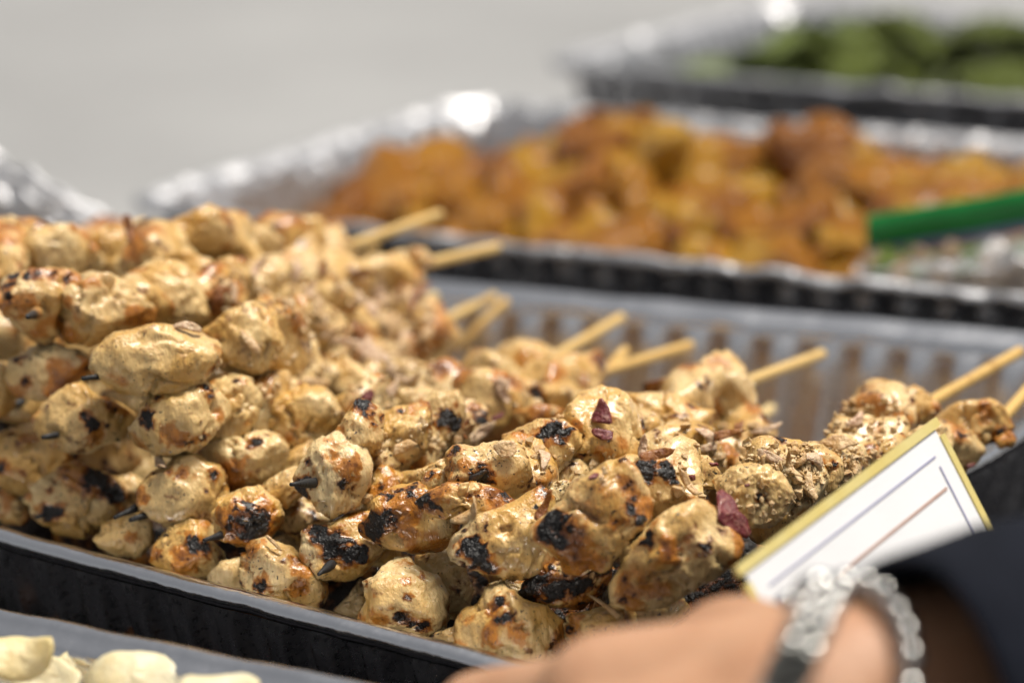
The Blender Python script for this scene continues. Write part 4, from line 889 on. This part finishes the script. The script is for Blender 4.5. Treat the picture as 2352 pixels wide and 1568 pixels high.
# ------------------------------------------------------------------ forearm and hand reaching in from the right
def capsules(parts, voxel):
    bm = bmesh.new()
    for p, q, r0, r1 in parts:
        p, q = np.asarray(p), np.asarray(q); ax = q-p; L = np.linalg.norm(ax); ax = ax/L
        u = np.cross(ax, [.3, .5, .8]); u /= np.linalg.norm(u); w = np.cross(ax, u); n = 20; rings = []
        prof = [(-r0*math.cos(t), r0*math.sin(t)) for t in np.linspace(.12, math.pi/2, 6)]+[(L+r1*math.sin(t), r1*math.cos(t)) for t in np.linspace(0, math.pi/2-.12, 6)]
        for h, r in prof: rings.append([bm.verts.new(p+ax*h+u*r*math.cos(2*math.pi*k/n)+w*r*math.sin(2*math.pi*k/n)) for k in range(n)])
        for a, b in zip(rings, rings[1:]):
            for k in range(n): bm.faces.new([a[k], a[(k+1) % n], b[(k+1) % n], b[k]])
        bm.faces.new(rings[0][::-1]); bm.faces.new(rings[-1])
    me = bpy.data.meshes.new('tmp'); bm.to_mesh(me); bm.free(); o = bpy.data.objects.new('tmp', me); col.objects.link(o)
    m = o.modifiers.new('r', 'REMESH'); m.mode = 'VOXEL'; m.voxel_size = voxel
    m = o.modifiers.new('s', 'SMOOTH'); m.factor = .5; m.iterations = 10
    dg = bpy.context.evaluated_depsgraph_get(); ev = o.evaluated_get(dg); me2 = bpy.data.meshes.new_from_object(ev)
    bpy.data.objects.remove(o); me2.polygons.foreach_set('use_smooth', np.ones(len(me2.polygons), bool)); return me2
def arm():
    wr = at_d(1965, 1605, .50); el = at_d(3180, 1425, .56)
    kn = [at_d(1400, 1612, .525), at_d(1400, 1785, .50), at_d(1420, 1910, .485), at_d(1470, 2010, .475)]
    pip = [at_d(1095, 1640, .56), at_d(1050, 1830, .54), at_d(1080, 1960, .52), at_d(1170, 2060, .50)]
    dip = [at_d(1170, 1810, .585), at_d(1120, 1940, .57), at_d(1140, 2050, .55), at_d(1230, 2130, .525)]
    tip = [at_d(1270, 1840, .60), at_d(1220, 1970, .59), at_d(1240, 2090, .57), at_d(1310, 2170, .54)]
    parts = [(el, wr, .036, .0205), (wr+CF*.0-CR*.0, wr-CU*.010, .021, .021), (wr, wr+(kn[1]-wr)*.3, .021, .021)]
    R = [.0160, .0150, .014, .0125]
    for i in range(4):
        parts += [(wr+(kn[i]-wr)*.12, kn[i], .0205, R[i]), (kn[i], pip[i], .0125, .0105), (pip[i], dip[i], .0100, .0085), (dip[i], tip[i], .0085, .0072)]
        if i < 3: parts.append((kn[i], kn[i+1], .0125, .012))
    th0 = wr+(kn[0]-wr)*.25; parts += [(th0, at_d(1690, 1540, .545), .019, .0175), (at_d(1690, 1540, .545), at_d(1480, 1660, .575), .0135, .0105), (at_d(1480, 1660, .575), at_d(1370, 1730, .59), .010, .0085)]
    root = empty('person', tuple(wr[:2])+(0,), 'person in a dark navy sleeve reaching in with one hand', 'person'); org = np.array(root.location)
    me = capsules(parts, .0022); me.materials.append(M['skin']); me.transform(Matrix.Translation(-Vector(org))); o = bpy.data.objects.new('arm', me); link(o, root)
    # loose sleeve
    c0 = at_d(2080, 1628, .488); ax = el-c0; L = np.linalg.norm(ax); ax /= L; u = np.cross(ax, CF); u /= np.linalg.norm(u); w = np.cross(ax, u); V = []; n = 72; rows = []
    prof = [(0.006, .0275), (0, .0295), (.0015, .0315), (.012, .0325), (.03, .034), (.05, .036), (.08, .040), (.11, .043)]
    for h, r in prof:
        for k in range(n):
            a = 2*math.pi*k/n; rr = r*(1+.07*perlin(np.array([[math.cos(a)*1.3+h*25, math.sin(a)*1.3, h*30]]))[0]+.03*math.sin(h*190+3*math.cos(a)))
            V.append(c0+ax*h+(u*math.cos(a)+w*math.sin(a))*rr)
    F = [[i*n+k, i*n+(k+1) % n, (i+1)*n+(k+1) % n, (i+1)*n+k] for i in range(len(prof)-1) for k in range(n)]
    mesh_obj('sleeve', np.array(V)-org, F, M['sleeve'], root)
    # beaded silver bracelet round the wrist
    b0 = wr-(el-wr)/np.linalg.norm(el-wr)*.002; axd = (el-wr)/np.linalg.norm(el-wr); u = np.cross(axd, CF); u /= np.linalg.norm(u); w = np.cross(axd, u)
    br = empty('bracelet', tuple(b0[:2])+(0,), 'silver beaded bracelet at the cuff of the navy sleeve', 'bracelet'); bo = np.array(br.location)
    S2, T2 = ico(3); bm_ = bpy.data.meshes.new('bead'); bm_.from_pydata((S2*.0028).tolist(), [], T2.tolist()); bm_.update(); bm_.polygons.foreach_set('use_smooth', np.ones(len(bm_.polygons), bool)); bm_.materials.append(M['silver'])
    nb = 28
    for k in range(nb):
        a = 2*math.pi*k/nb; P = b0+(u*math.cos(a)+w*math.sin(a))*.0245+axd*.004*math.sin(a*2+.5)
        ob = bpy.data.objects.new('bead', bm_); ob.location = P-bo; ob.scale = (1, 1, .85+.3*((k*7) % 3)/2); link(ob, br)
    # a second, darker strand of links lying looser on the back of the hand
    bm2 = bm_.copy(); bm2.materials.clear(); bm2.materials.append(M['grey_metal']); bm3 = bm_.copy()
    for k in range(13):
        f = k/12; q = np.array([1900., 1345.])*(1-f)+np.array([1765., 1640.])*f
        for sgn in (-1, 1):
            ob = bpy.data.objects.new('link', bm3 if (k < 4 or k % 5 == 0) else bm2); ob.location = at_d(q[0]+sgn*24, q[1]+sgn*9+(k % 2)*8, .470+.006*abs(f-.5))-bo; ob.scale = (.95, .95, .7); link(ob, br)
arm()
